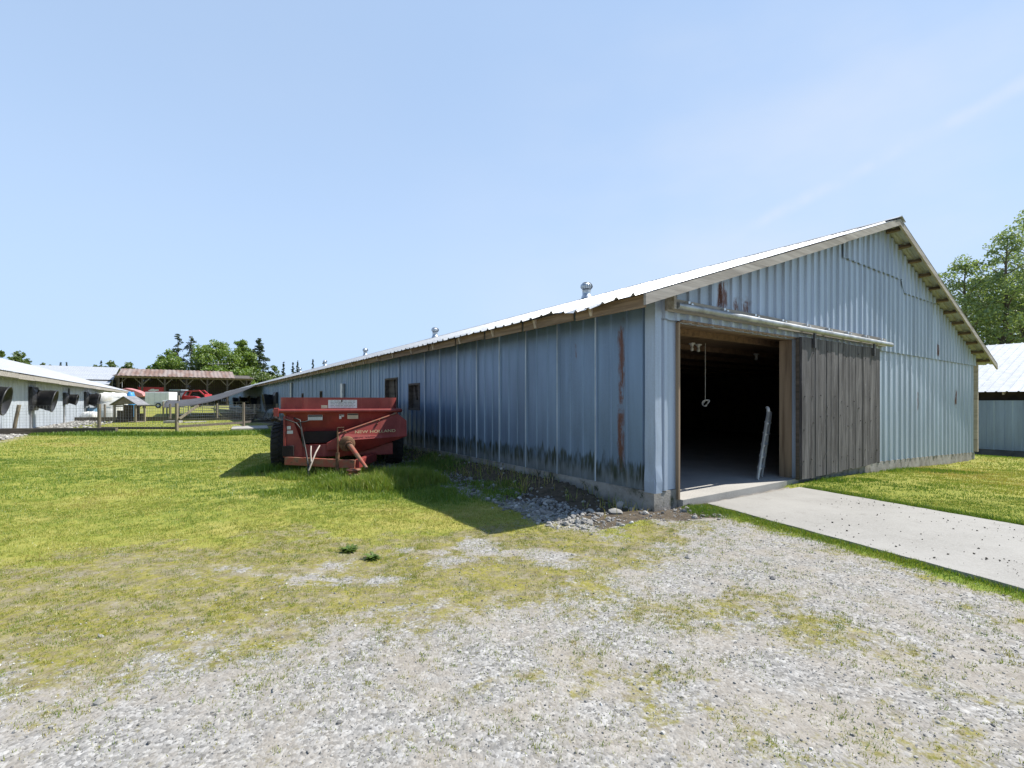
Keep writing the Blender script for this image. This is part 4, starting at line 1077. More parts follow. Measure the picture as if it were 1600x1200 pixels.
# upper leaf, lower leaf folding back
g.add([pt(A1, -0.42), pt(A2, -0.10), pt(A3, -0.08), pt(A4, -0.12), pt(F1, -0.46)], [(4, 3, 2, 1, 0)])
g.add([pt(F1, -0.46), pt(A4, -0.12), pt(A5, -0.10), pt(A6, -0.18), pt(A7, -0.34)], [(4, 3, 2, 1, 0)])
g.add([pt(A1, -0.42), pt(A2, -0.10), (A2[0], 0.02, A2[1] - 0.01), (A1[0], 0.0, A1[1] - 0.01)], [(0, 1, 2, 3)])
g.add([pt(A2, -0.10), pt(A3, -0.08), (A3[0], 0.12, A3[1]), (A2[0], 0.12, A2[1])], [(0, 1, 2, 3)])
g.add([pt(A3, -0.08), pt(A4, -0.12), (A4[0], 0.12, A4[1]), (A3[0], 0.12, A3[1])], [(0, 1, 2, 3)])
g.add([pt(A4, -0.12), pt(A5, -0.10), (A5[0], 0.05, A5[1]), (A4[0], 0.12, A4[1])], [(0, 1, 2, 3)])
g.add([pt(A1, -0.42), pt(F1, -0.46), pt(A7, -0.34), (A7[0], 0, A7[1]), (A1[0], 0, A1[1])], [(0, 1, 2, 3, 4)])
g.add([(A1[0], 0.02, A1[1]), (A2[0], 0.02, A2[1]), (A3[0], 0.12, A3[1]), (A4[0], 0.12, A4[1]), (A5[0], 0.05, A5[1]), (A7[0], 0.02, A7[1])], [(0, 1, 2, 3, 4, 5)])
sh = g.build('discharge_shield', RED, sp)
so_ = sh.modifiers.new('sheet', 'SOLIDIFY'); so_.thickness = 0.008; so_.offset = 0
g = MB(); g.tube([pt(A1, -0.43), pt(A2, -0.11)], 0.016, 8); g.tube([pt(A1, -0.43), pt(F1, -0.47), pt(A7, -0.35)], 0.012, 8)
g.build('shield_edge', BEAMP, sh)
g = MB()
for cx_, cy_, yy in ((730, 525, -.41), (725, 470, -.42), (1000, 430, -.245), (1015, 400, -.23), (745, 490, -0.41)):
    p = Pz(cx_, cy_); g.lathe([(0.0, -0.03), (0.014, -0.03), (0.014, 0.02)], (p[0] * (1 + yy * .1), yy, p[1]), 'y', 8)
g.build('bolts', RUSTY, sh)
# lettering on the shield
def letters(txt, size, mat, parent, M, sx=1.0, depth=0.0015):
    cu = bpy.data.curves.new('lettering', 'FONT'); cu.body = txt; cu.size = size; cu.extrude = depth; cu.align_x = 'LEFT'; cu.space_character = 1.02
    tmp = bpy.data.objects.new('lettering', cu); COL.objects.link(tmp)
    dg = bpy.context.evaluated_depsgraph_get(); me = bpy.data.meshes.new_from_object(tmp.evaluated_get(dg))
    bpy.data.objects.remove(tmp); me.transform(Matrix.Diagonal((sx, 1, 1, 1))); me.transform(M)
    me.materials.clear(); me.materials.append(mat)
    o = bpy.data.objects.new('lettering', me); COL.objects.link(o); o.parent = parent; return o
q1, q2, q5 = Vector(pt(A1, -0.42)), Vector(pt(A4, -0.12)), Vector(pt(F1, -0.46))
ex = (q2 - q5).normalized(); nn = ex.cross(Vector((0, 0, 1))).normalized()
ex = Vector((ex.x, ex.y, 0)).normalized(); nn = Vector((ex.y, -ex.x, 0)); ez = Vector((0, 0, 1))
p = Pz(812, 500)
t_ = (p[0] - q5.x) / (q2.x - q5.x)
org = q5 + (q2 - q5) * t_; org = Vector((p[0] * 0.97, org.y, p[1])) + nn * 0.02
M = Matrix((( ex.x, 0, nn.x, org.x), (ex.y, 0, nn.y, org.y), (0, 1, 0, org.z), (0, 0, 0, 1)))
lt = letters('NEW HOLLAND', 0.074, LETTER, sh, M, 1.42)
# decals: white plates with lines of small print
def decal(parent, x0, x1, z0, z1, y, mat=DECAL, lines=4, block=0.0):
    g = MB(); g.bx(x0, x1, y, y + 0.003, z0, z1); o = g.build('decal', mat, parent)
    g = MB(); r = random.Random(int(x0 * 1000)); h = z1 - z0
    if block: g.bx(x0 + .004, x1 - .004, y - 0.0015, y - 0.0002, z1 - h * block, z1 - 0.004)
    for i in range(lines):
        z = z1 - h * block - (h * (1 - block)) * (i + 0.7) / (lines + 0.4); w = (x1 - x0)
        if z < z0 + .004: continue
        xx = x0 + w * 0.08
        while xx < x1 - w * 0.12:
            ll = r.uniform(0.02, 0.08) * w * 2
            g.bx(xx, min(xx + ll, x1 - w * .06), y - 0.0015, y - 0.0002, z, z + h * 0.035); xx += ll + w * 0.03
    if lines or block: g.build('print', INK, o)
    return o
D = lambda cx0, cx1, cy0, cy1, y, **k_: decal(sp, *(sorted((Pz(cx0, cy0)[0], Pz(cx1, cy0)[0]))), Pz(cx0, cy1)[1], Pz(cx0, cy0)[1], y, **k_)
D(610, 836, 230, 298, -0.006, lines=5)
D(556, 604, 274, 299, -0.006, mat=DECALY, lines=2)
D(455, 566, 354, 396, 0.02, lines=2, block=0.35)
D(695, 713, 352, 388, 0.02, lines=0, block=0.3); D(715, 733, 350, 370, 0.02, lines=0, block=0.4)
D(760, 846, 344, 389, 0.02, mat=DECALY, lines=3, block=0.3)
D(303, 330, 440, 466, -0.066, lines=2); D(303, 346, 476, 501, -0.066, lines=3)
g = MB()
for cx_, cy_ in ((716, 240),): 
    p = Pz(cx_, cy_); g.tube([(p[0], -0.012, p[1] - .012), (p[0], -.02, p[1] + .02)], 0.012, 6)
g.build('latch', CAVITY, box)
# jutting lamp cluster and lever at the left end of the rim
g = MB(); g.bx(-1.13, -1.05, -0.12, -0.02, 1.04, 1.20); g.build('corner_bracket', RED, sp, 0.008)
g = MB()
for c_, r_ in (((-1.10, -0.10, 1.02), 0.045), ((-1.04, -0.12, 0.985), 0.035), ((-1.15, -0.06, 0.99), 0.03)):
    g.lathe([(0, -r_), (r_ * .7, -r_ * .7), (r_, 0), (r_ * .7, r_ * .7), (0, r_)], c_, 'y', 10)
g.tube([(-1.18, -.1, 1.02), (-1.12, -.1, .98), (-1.02, -0.12, 0.96)], 0.012, 6)
g.build('hydraulic_valve', CAVITY, sp)
# wheels
def wheel(x, y, r_, w):
    z = r_
    prof = [(r_ * 0.56, -w * .40), (r_ * 0.62, -w * .5), (r_ * 0.88, -w * .52), (r_ * 0.965, -w * .42), (r_ * 0.985, -w * .2), (r_ * 0.985, w * .2), (r_ * .965, w * .42), (r_ * .88, w * .52), (r_ * .62, w * .5), (r_ * .56, w * .40)]
    g = MB(); g.lathe(prof, (x, y, z), 'x', 40)
    for k in range(26):
        a = 2 * math.pi * k / 26
        for s_ in (-1, 1):
            aa = a + s_ * 0.05; p0 = (x + s_ * w * .05, y + math.cos(aa) * r_ * .99, z + math.sin(aa) * r_ * .99); a2 = aa + 0.12; p1 = (x + s_ * w * .47, y + math.cos(a2) * r_ * .965, z + math.sin(a2) * r_ * .965)
            g.bar(p0, p1, 0.05, 0.035, (0, math.cos(a), math.sin(a)))
    wh = MB(); wh.lathe([(0.0, -w * .1), (0.10, -w * .1), (0.11, -w * .2), (r_ * .3, -w * .22), (r_ * .5, -w * .40), (r_ * .57, -w * .42), (r_ * .57, w * .42), (r_ * .5, w * .40), (r_ * .3, 0), (0, 0)], (x, y, z), 'x', 28)
    o = wh.build('wheel', RED, sp)
    g.build('tyre', RUBBER, o); return o
wheel(-1.10, 0.95, 0.45, 0.32); wheel(1.06, 0.95, 0.45, 0.32)
wheel(-1.10, 2.05, 0.45, 0.32); wheel(1.06, 2.05, 0.45, 0.32)
g = MB(); g.tube([(-1.0, .95, .45), (1.0, .95, .46)], 0.06, 8); g.tube([(-1.0, 2.05, .45), (1.0, 2.05, .46)], 0.06, 8); g.build('axle', CAVITY, sp)
# draw-bar: bent square beams meeting at the hitch, swung to the right
g = MB(); g.bar((-0.93, -0.10, 0.255), (0.24, -0.80, 0.225), 0.09, 0.14); g.build('drawbar', BEAMP, sp, 0.006)
g = MB(); g.bar((0.255, -0.80, 0.225), (0.60, -0.12, 0.27), 0.09, 0.15); g.build('drawbar', RED, sp, 0.006)
g = MB(); g.bx(-0.99, -0.80, -0.12, 0.04, 0.33, 0.52); g.build('hose_box', CAVITY, sp, 0.01)
g = MB()
g.lathe([(0.05, 0.05), (0.12, 0.05), (0.12, 0.075), (0.05, 0.075)], (0.20, -0.90, 0.0), 'z', 16)
g.lathe([(0.05, 0.13), (0.12, 0.13), (0.12, 0.155), (0.05, 0.155)], (0.20, -0.90, 0.0), 'z', 16)
g.bx(0.12, 0.28, -0.86, -0.78, 0.045, 0.158)
g.build('hitch_clevis', BEAMP, sp)
g = MB(); g.tube([(-0.06, -0.66, 0.42), (-0.06, -0.66, 0.02)], 0.035, 10); g.lathe([(0.0, 0.0), (0.07, 0.0), (0.07, 0.02), (0, 0.02)], (-0.06, -.66, 0.0), 'z', 12)
g.tube([(-0.06, -0.66, 0.42), (-0.06, -0.66, 0.86)], 0.012, 8); g.tube([(-0.06, -.66, .86), (0.05, -.66, .86)], 0.010, 6)
g.build('jack_stand', RUSTY, sp)
g = MB(); c0 = Vector((0.10, -0.42, 0.55))
g.lathe([(0.04, -0.52), (0.13, -0.53), (0.14, -0.50), (0.105, -0.40), (0.085, -0.36)], (0.10, 0, 0.56), 'y', 18)
pc = g.build('shaft_guard', RUSTY, sp)
g = MB(); g.tube([(0.10, -0.45, 0.555), (0.16, -0.62, 0.52), (0.40, -1.20, 0.20)], [0.05, 0.045, 0.026], 10); g.lathe([(0.065, -0.60), (0.07, -0.56), (0.05, -0.54)], (0.125, 0, 0.54), 'y', 12)
g.build('drive_shaft', BEAMP, sp)
g = MB(); g.tube([(-0.80, -0.08, 1.02), (-0.7, -0.13, 0.98), (-0.66, -0.14, 0.75), (-0.60, -0.2, 0.45), (-0.54, -0.52, 0.22), (-0.535, -0.56, 0.02)], 0.014, 7); g.tube([(-0.95, -0.1, 1.0), (-0.76, -0.14, 0.93), (-0.68, -0.16, 0.82), (-0.64, -.15, .5)], 0.011, 7); g.tube([(-0.55, -0.1, 0.97), (-0.62, -.14, .95), (-0.74, -0.13, 0.94)], 0.012, 7)
g.build('hose', HOSE, sp)
g = MB(); g.tube([(-0.36, -0.35, 0.53), (-0.42, -0.48, 0.42), (-0.48, -0.55, 0.25), (-0.53, -0.56, 0.12)], 0.013, 7); g.tube([(-0.50, -.40, .53), (-0.50, -.5, .40), (-0.49, -.54, .27)], 0.012, 7)
g.build('hose', PALEHOSE, sp)
# ------------------------------------------------------------------ the white-walled barn across the yard
def gzp(X, Y): return float(gz(np.array(X, float), np.array(Y, float)))
LB = thing('barn', 'long low barn with white walls and a row of black fan hoods, far left', 'barn', loc2w(0, 0, 0), TH)
LX, LE, LR, y0_, y1_ = -10.9, -10.25, -18.2, 6.0, 68.0
lz = lambda x: 5.05 - (x - LR) * (5.05 - 2.42) / (LE - LR) if x >= LR else 5.05 - (LR - x) * 0.33
g = MB(); cladding(g, y0_, y1_, ribs(y0_, y1_, 0.23, 0.03, 0.07, 0.018, 4, 0.024, 15), lambda a: -0.12, lambda a: 2.42, lambda a, d, z: (LX + d, a, z))
g.build('side_wall', WHITEWALL, LB)
g = MB()
g.prism([(LX - .02, y1_ - .05, -.2), (-25.5, y1_ - .05, -.2), (-25.5, y1_ - .05, lz(-25.5) - .05), (LR, y1_ - .05, 4.95), (LX - .02, y1_ - .05, lz(LX) - .06)], (0, 0.05, 0))
g.prism([(LX - .02, y0_ + .05, -.2), (-25.5, y0_ + .05, -.2), (-25.5, y0_ + .05, lz(-25.5) - .05), (LR, y0_ + .05, 4.95), (LX - .02, y0_ + .05, lz(LX) - .06)], (0, -0.05, 0))
g.build('end_wall', WHITEWALL, LB)
g = MB(); g.bx(-25.56, -25.5, y0_, y1_, -.2, lz(-25.5) - .04); g.build('side_wall', WHITEWALL, LB)
def simple_roof(cols, xs, zf, axis='y', d0=0.0):
    g = MB(); prev = None
    for a, d in cols:
        row = [((x, a, zf(x) + d) if axis == 'y' else (a, x, zf(x) + d)) for x in xs]
        if prev:
            for k in range(len(xs) - 1): g.add([prev[k], row[k], row[k + 1], prev[k + 1]], [(0, 1, 2, 3)])
        prev = row
    return g
simple_roof(ribs(y0_ - .3, y1_ + .3, 0.26, 0.03, 0.07, 0.02, 0, 0, 16), (LE, LR, -26.1), lz).build('roof', ROOFW, LB)
g = MB(); y = y0_ - .25; r = random.Random(9)
while y < y1_:
    o = r.uniform(-.015, .015); q = MB(); q.bx(LE - 0.06, LE - 0.03, y + .01, min(y + 2.4, y1_ + .25) - .01, 2.20 + o, 2.40 + o); q.build('fascia_board', WEATHERED, LB); y += 2.4
g = MB(); g.bx(LX + .05, LE - 0.065, y0_, y1_, 2.26, 2.28); g.build('soffit', plain('grey_soffit', (0.30, 0.30, 0.29), .8), LB)
g = MB(); g.bx(LX - .1, LX + .03, y0_, y1_, -.5, -.10); g.build('foundation', MOSSCONC, LB)
LB['fan_x'] = LX
for y, z, s in ((14.5, 1.45, 1.0), (20.2, 1.42, 1.0), (27.6, 1.42, 1.02), (34.8, 1.46, 0.66), (42.0, 1.46, 0.95), (46.9, 1.46, 0.85)): fan(LB, y, z, s, 1, 0.20, 0.58)
del LB['fan_x']
for y, h in ((27.4, 0.85), (34.7, 1.05), (41.8, 0.95)):  # grey strips on the wall stand in for the fan hoods' cast shadows
    MB().bx(LX + .03, LX + .07, y - .14, y + .14, -0.05, h).build('hood_shadow_strip', plain('hood_shadow_grey', (0.33, 0.33, 0.33), .8), LB)
MB().bx(LX + .03, LX + .08, 36.0, 36.12, 1.7, 2.1).build('conduit', DARKGREY, LB)

# ------------------------------------------------------------------ the neighbouring barn on the right
RB = thing('barn', 'lower neighbouring barn with white ribbed roof and blue-grey wall, far right', 'barn', loc2w(0, 0, 0), TH)
RX, RE, RR, ya, yb_ = 19.0, 18.55, 26.0, -7.0, 62.0
rzf = lambda x: 1.63 + (x - RE) * 0.305 if x <= RR else 1.63 + (RR - RE) * 0.305 - (x - RR) * 0.305
g = MB(); cladding(g, ya, yb_, ribs(ya, yb_, 0.46, 0.16, 0.24, 0.022, 0, 0, 25), lambda a: -0.42, lambda a: 1.33, lambda a, d, z: (RX - d, a, z))
g.build('side_wall', GALV_RIGHT, RB)
g = MB(); g.bx(RX - .02, RX + .2, ya, yb_, -1.1, -0.425); g.build('foundation', plain('dark_foundation', (0.10, 0.098, 0.09), .95, 0, .4, 3), RB)
simple_roof(ribs(ya - .4, yb_ + .4, 0.27, 0.03, 0.07, 0.024, 0, 0, 26), (RE, RR, 33.6), rzf).build('roof', ROOFW, RB)
y = ya
while y < 30:
    MB().bar((RE + .06, y, rzf(RE + .06) - .07), (RX + .3, y, rzf(RX + .3) - .07), 0.05, 0.11).build('rafter_tail', RAFTER, RB); y += 0.9
g = MB(); g.bx(RX + .32, RX + .36, ya, yb_, 1.0, 1.72); g.build('inner_wall', INNER, RB)
g = MB(); 
for yy in (ya, yb_):
    g.prism([(RX + .03, yy, -1.1), (33.2, yy, -1.1), (33.2, yy, rzf(33.2) - .05), (RR, yy, rzf(RR) - .05), (RX + .03, yy, rzf(RX) - .08)], (0, 0.05, 0))
g.bx(33.15, 33.2, ya + .05, yb_, -1.1, rzf(33.2) - .06)
g.build('end_wall', GALV_RIGHT, RB)

# ------------------------------------------------------------------ implement shed and the white building behind it
SHZ = 0.45
SH = thing('implement_shed', 'open-fronted dark timber shed with a rust-streaked roof behind the yard', 'shed', loc2w(-14.2, 96.5, SHZ), TH)
pitch = 3.05
for i in range(7):
    x = 0.2 + i * pitch
    MB().bx(x - .13, x + .13, -.13, .13, 0, 4.72).build('post', DARKWOOD, SH)
    for s_ in (-1, 1):
        if (i == 0 and s_ < 0): continue
        MB().bar((x + s_ * .13, 0, 3.7), (x + s_ * 1.0, 0, 4.68), 0.10, 0.10, (0, 1, 0)).build('brace', POSTWOOD, SH)
MB().bx(-0.3, 19.4, -.10, .10, 4.722, 4.98).build('eave_beam', POSTWOOD, SH)
fz = lambda y: 5.03 + (y + 0.7) * 0.24
g = MB()
prv = None
for a, d in ribs(0.1, 16.6, 0.62, 0.20, 0.42, 0.05, 0, 0, 31):
    row = [(a, y, fz(y) + d) for y in (-0.7, 4.8, 5.4)]
    if prv:
        for k in range(2): g.add([prv[k], row[k], row[k + 1], prv[k + 1]], [(3, 2, 1, 0)])
    prv = row
g.build('roof', RUSTROOF, SH)
g = MB(); g.prism([(-0.5, -.78, 4.96), (-.5, 10.5, 6.0), (-.5, 10.5, 6.05), (-.5, -.78, 5.02)], (20.2, 0, 0)); g.build('lower_roof', DARKWOOD, SH)
g = MB()
for i in range(64): g.bx(i * .3, i * .3 + .285, 8.0, 8.05, 0, 5.5)
g.bx(-.1, -.05, .2, 8, 0, 5.3); g.bx(19.2, 19.25, .2, 8, 0, 5.3)
g.build('back_wall', DARKWOOD, SH)
for z in (1.6, 3.1): MB().bx(-.04, 19.2, 7.85, 7.995, z, z + .2).build('wall_rail', DARKWOOD, SH)

WBX = thing('farm_building', 'wide white-roofed farm building behind the far-left barn, left of the open shed', 'building', loc2w(-42, 98, 0.4), TH)
wz = lambda y: 4.55 + y * 0.27 if y <= 9 else 4.55 + 2.43 - (y - 9) * .27
simple_roof(ribs(0, 27.2, 0.3, 0.03, 0.08, 0.02, 0, 0, 36), (-0.5, 9, 18.5), wz, 'x').build('roof', ROOFW, WBX)
MB().bx(0.2, 27.0, 0, .1, 0, 4.5).build('wall', DARKGREY, WBX)
g = MB(); g.prism([(13, -3.6, 3.55), (13, -.2, 4.2), (13, -.2, 4.25), (13, -3.6, 3.6)], (14.0, 0, 0)); g.build('lean_to_roof', ROOFW, WBX)
g = MB(); g.bx(27.02, 27.1, 0, 18, 0, 4.5); g.bx(.1, .18, 0, 18, 0, 4.5); g.bx(.2, 27.0, 17.9, 18, 0, 4.5); g.build('end_wall', WHITEWALL, WBX)

# ------------------------------------------------------------------ vehicles and machines by the shed
def small_wheel(parent, x, y, r_, w, rimmat, name='wheel'):
    wh = MB(); wh.lathe([(0, -w * .3), (r_ * .5, -w * .3), (r_ * .56, -w * .4), (r_ * .56, w * .4), (r_ * .5, w * .3), (0, w * .3)], (x, y, r_), 'y', 20)
    o = wh.build(name, rimmat, parent)
    t = MB(); t.lathe([(r_ * .55, -w * .4), (r_ * .65, -w * .5), (r_ * .93, -w * .5), (r_, -w * .3), (r_, w * .3), (r_ * .93, w * .5), (r_ * .65, w * .5), (r_ * .55, w * .4)], (x, y, r_), 'y', 24)
    t.build('tyre', RUBBER, o); return o
WHITEV = plain('white_panel', (0.78, 0.79, 0.80), 0.4, 0, 0.04, 2)
tr = thing('cargo_trailer', 'white enclosed cargo trailer parked in front of the open shed', 'trailer', (-47.3, 64.5, gzp(-47.3, 64.5)), 0.10)
g = MB(); g.bx(-1.5, 1.5, -0.95, 0.95, 0.38, 2.15); g.build('body', WHITEV, tr, 0.05)
for x in (-1.0, -0.3, 0.4, 1.1): MB().bx(x - .01, x + .01, -0.962, -0.952, 0.42, 2.1).build('panel_seam', ALU, tr)
MB().bx(-.28, .72, -1.0, -.955, 0.35, 0.78).build('fender', ALU, tr)
for y in (-1.02, 0.92): small_wheel(tr, .22, y, 0.34, 0.2, ALU)
MB().bar((-1.5, 0, .42), (-2.4, 0, .42), 0.1, 0.1).build('tongue', DARKGREY, tr)
MB().bx(-2.35, -2.28, -.05, .05, 0, .42).build('jack', DARKGREY, tr)

mw = thing('mixer_wagon', 'tall red feed wagon with a white emblem standing in the open shed', 'feed wagon', loc2w(-9.8, 98.6, 0.5), TH)
REDV = plain('bright_red_paint', (0.40, 0.022, 0.026), 0.4, 0, 0.12)
g = MB(); g.prism([(-1.75, -1.1, 3.15), (1.75, -1.1, 3.15), (1.6, -1.1, 1.9), (1.15, -1.1, 1.0), (-1.15, -1.1, 1.0), (-1.6, -1.1, 1.9)], (0, 2.2, 0)); g.build('tub', REDV, mw, 0.05)
g = MB(); g.bx(-1.8, 1.8, -1.16, -1.10, 3.0, 3.2); g.build('rim', REDV, mw)
g = MB(); g.prism([(-0.45, -1.12, 2.60), (.05, -1.12, 2.90), (.45, -1.12, 2.94), (.35, -1.12, 2.82), (1.05, -1.12, 2.82), (1.05, -1.12, 2.60), (.35, -1.12, 2.46), (-.2, -1.12, 2.50)], (0, .018, 0)); g.xform(Matrix.Translation((0, -.02, 0))); g.build('emblem', DECAL, mw)
MB().bx(-1.6, 1.6, -.5, .5, .6, .98).build('chassis', DARKGREY, mw)
for x in (-.9, .9): small_wheel(mw, x, -1.0, .45, .3, REDV)

pk = thing('forage_harvester', 'old machine with a faded pinkish-red sloping hood behind the small wooden shelter', 'farm machine', (-55.0, 70.0, gzp(-55, 70)), 0.0)
PINK = plain('sunbleached_red', (0.52, 0.20, 0.19), 0.5, 0, 0.15, 3)
g = MB(); g.prism([(-1.6, -.6, 1.9), (-1.6, -.6, 2.72), (-1.1, -.6, 2.82), (0.2, -.6, 2.5), (1.3, -.6, 2.02), (1.55, -.6, 1.65), (1.2, -.6, 1.5), (-.2, -.6, 1.75)], (0, 1.2, 0)); g.build('hood', PINK, pk, 0.06)
g = MB(); g.prism([(-1.5, -.5, .6), (-1.5, -.5, 1.88), (-.2, -.5, 1.73), (1.2, -.5, 1.48), (1.2, -.5, .9), (.2, -.5, .6)], (0, 1.0, 0)); g.build('chassis', DARKGREY, pk)
MB().bx(-.4, .3, -.53, -.505, 1.0, 1.5).build('panel', ALU, pk)
for x in (-1.0, .8): small_wheel(pk, x, -.65, .5, .3, PINK)

tt = thing('tractor', 'red loader tractor with a glazed cab half hidden behind the white trailer', 'tractor', (-50.6, 75, gzp(-50.6, 75)), 0.0)
GLASS = plain('dark_cab_glass', (0.10, 0.13, 0.15), 0.12)
cb = MB(); cb.bx(-2.4, -0.9, -.75, .75, 1.0, 1.5); cb = cb.build('cab', DARKGREY, tt)
for x in (-2.35, -0.95):
    for y in (-.7, .7): MB().bar((x, y, 1.5), (x + (.08 if x < -2 else -.08), y, 2.55), .08, .08).build('cab_pillar', DARKGREY, cb)
MB().bx(-2.28, -1.02, -.66, .66, 1.502, 2.5).build('cab_glass', GLASS, cb)
MB().bx(-2.55, -.75, -.85, .85, 2.56, 2.7).build('cab_roof', plain('pale_blue_roof', (0.32, 0.40, 0.46), .5), cb)
g = MB(); g.prism([(-.88, -.45, .95), (1.5, -.45, .95), (1.55, -.45, 1.45), (1.2, -.45, 1.62), (-.88, -.45, 1.75)], (0, .9, 0)); g.build('hood', REDV, tt, .05)
MB().bx(-2.2, 1.4, -.3, .3, .55, .94).build('chassis', DARKGREY, tt)
for y in (-.95, .95): small_wheel(tt, -1.7, y, .8, .42, REDV)
for y in (-.85, .85): small_wheel(tt, 1.0, y, .5, .3, REDV)
for y in (-.62, .62):
    g = MB(); g.bar((-.7, y, 1.5), (-.1, y, 2.45), .16, .2, (0, 1, 0)); g.bar((-.1, y, 2.45), (1.9, y, 2.55), .16, .22, (0, 1, 0)); g.bar((1.9, y, 2.55), (2.9, y, 1.7), .15, .2, (0, 1, 0)); g.build('loader_arm', REDV, tt)
g = MB(); g.prism([(2.85, -.9, 2.0), (2.9, -.9, 1.35), (3.4, -.9, 1.3), (3.5, -.9, 1.36), (3.0, -.9, 1.45), (2.95, -.9, 2.0)], (0, 1.8, 0)); g.build('bucket', REDV, tt)

# ------------------------------------------------------------------ yard clutter
TARPW = plain('white_tarp', (0.80, 0.80, 0.78), 0.5, 0, 0.05, 3, 0.2, dirt=(0.62, 0.56, 0.40))
TARPB = plain('blue_tarp', (0.05, 0.27, 0.55), 0.5, 0, 0.2, 3)
def lump(sx, sy, sz, seed, nx=16, ny=12, amp=0.10):
    rg = np.random.default_rng(seed); g = MB(); rows = []
    for j in range(ny + 1):
        ph = (j / ny) * math.pi * 0.5; row = []
        for i in range(nx):
            a = 2 * math.pi * i / nx; c_, s_ = math.cos(a), math.sin(a)
            m = (abs(c_) ** 4 + abs(s_) ** 4) ** (-0.25); q = math.cos(ph) ** 0.35 if j < ny else 0
            k = 1 + rg.uniform(-amp, amp) * (0.4 if j < 2 else 1)
            row.append((sx * c_ * m * q * k, sy * s_ * m * q * k, sz * math.sin(ph) ** 0.8 * (1 + rg.uniform(-.04, .04) if 0 < j < ny else 1)))
        rows.append(row)
    vs = [p for r_ in rows for p in r_]
    return g.add(vs, [(j * nx + i, j * nx + (i + 1) % nx, (j + 1) * nx + (i + 1) % nx, (j + 1) * nx + i) for j in range(ny) for i in range(nx)], True)
bp = thing('covered_stack', 'heap under white plastic sheeting with a blue tarp edge, beside the white-walled barn', 'covered heap', (-30.4, 36.5, gzp(-30, 36)), TH)
lump(1.15, 1.0, 1.95, 3).build('sheeting', TARPW, bp)
g = lump(0.30, 0.62, 1.92, 5, 12, 8); g.xform(Matrix.Translation((1.05, -0.2, 0.1))); g.build('blue_tarp', TARPB, bp)
br = MB(); br.lathe([(0, -.55), (.26, -.55), (.30, -.5), (.31, -.2), (.325, -.18), (.31, -.16), (.31, .16), (.325, .18), (.31, .2), (.30, .5), (.26, .55), (0, .55)], (0, 0, .31), 'x', 24)
o = br.build('barrel', TARPW); o.location = (-29.0, 32.9, gzp(-29, 33)); o.rotation_euler = (0, 0, -0.25); tag(o, 'white plastic barrel lying on its side by the white-walled barn', 'barrel')
br = MB(); br.lathe([(0, 0), (.28, 0), (.30, .05), (.30, .3), (.315, .32), (.30, .34), (.30, .82), (.26, .86), (0, .86)], (0, 0, 0), 'z', 20)
o = br.build('barrel', plain('faded_blue_plastic', (0.10, 0.22, 0.33), .5)); o.location = (-30.6, 34.8, gzp(-30.6, 34.8)); tag(o, 'faded blue barrel standing behind the white barrel that lies on its side', 'barrel')

# little open shelter with a gable roof
sx_, sy_ = -24.3, 30.4
kz = thing('shelter', 'small wooden open-sided animal shelter with a grey gabled roof inside the pen', 'shelter', (sx_, sy_, gzp(sx_, sy_)), 0.12)
for x in (-.60, .60):
    for y in (-.45, .45): MB().bx(x - .05, x + .05, y - .05, y + .05, 0, 1.12).build('post', POSTWOOD, kz)
for s_ in (-1, 1):
    g = MB(); g.prism([(0, -.62, 1.66), (s_ * .80, -.62, 1.12), (s_ * .80, -.62, 1.08), (0, -.62, 1.61)], (0, 1.24, 0)); g.build('roof_panel', plain('grey_shingle', (0.20, 0.20, 0.21), .8), kz)
g = MB(); g.prism([(-.62, -.5, 1.15), (.62, -.5, 1.15), (0, -.5, 1.58)], (0, .03, 0)); g.build('gable_board', POSTWOOD, kz)
g = MB()
for x in (-.55, -.30): g.bx(x, x + .24, .42, .45, 0.05, 1.1)
g.bx(-.10, .30, .42, .45, 0.05, .1); g.bx(.05, .32, .42, .45, .1, 1.1); g.bx(.33, .56, .42, .45, .05, .55)
g.build('back_board', DARKWOOD, kz)
MB().bx(-.55, .18, -.48, -.45, .06, .20).build('lower_board', DARKWOOD, kz); MB().bx(-.55, -.05, -.47, -.45, .98, 1.06).build('front_rail', POSTWOOD, kz)
MB().bx(-.62, .62, -.42, .40, .0, .06).build('floor_board', POSTWOOD, kz)
MB().bx(-.56, -.12, -.30, -.26, .06, .75).build('slat_panel', DARKWOOD, kz)

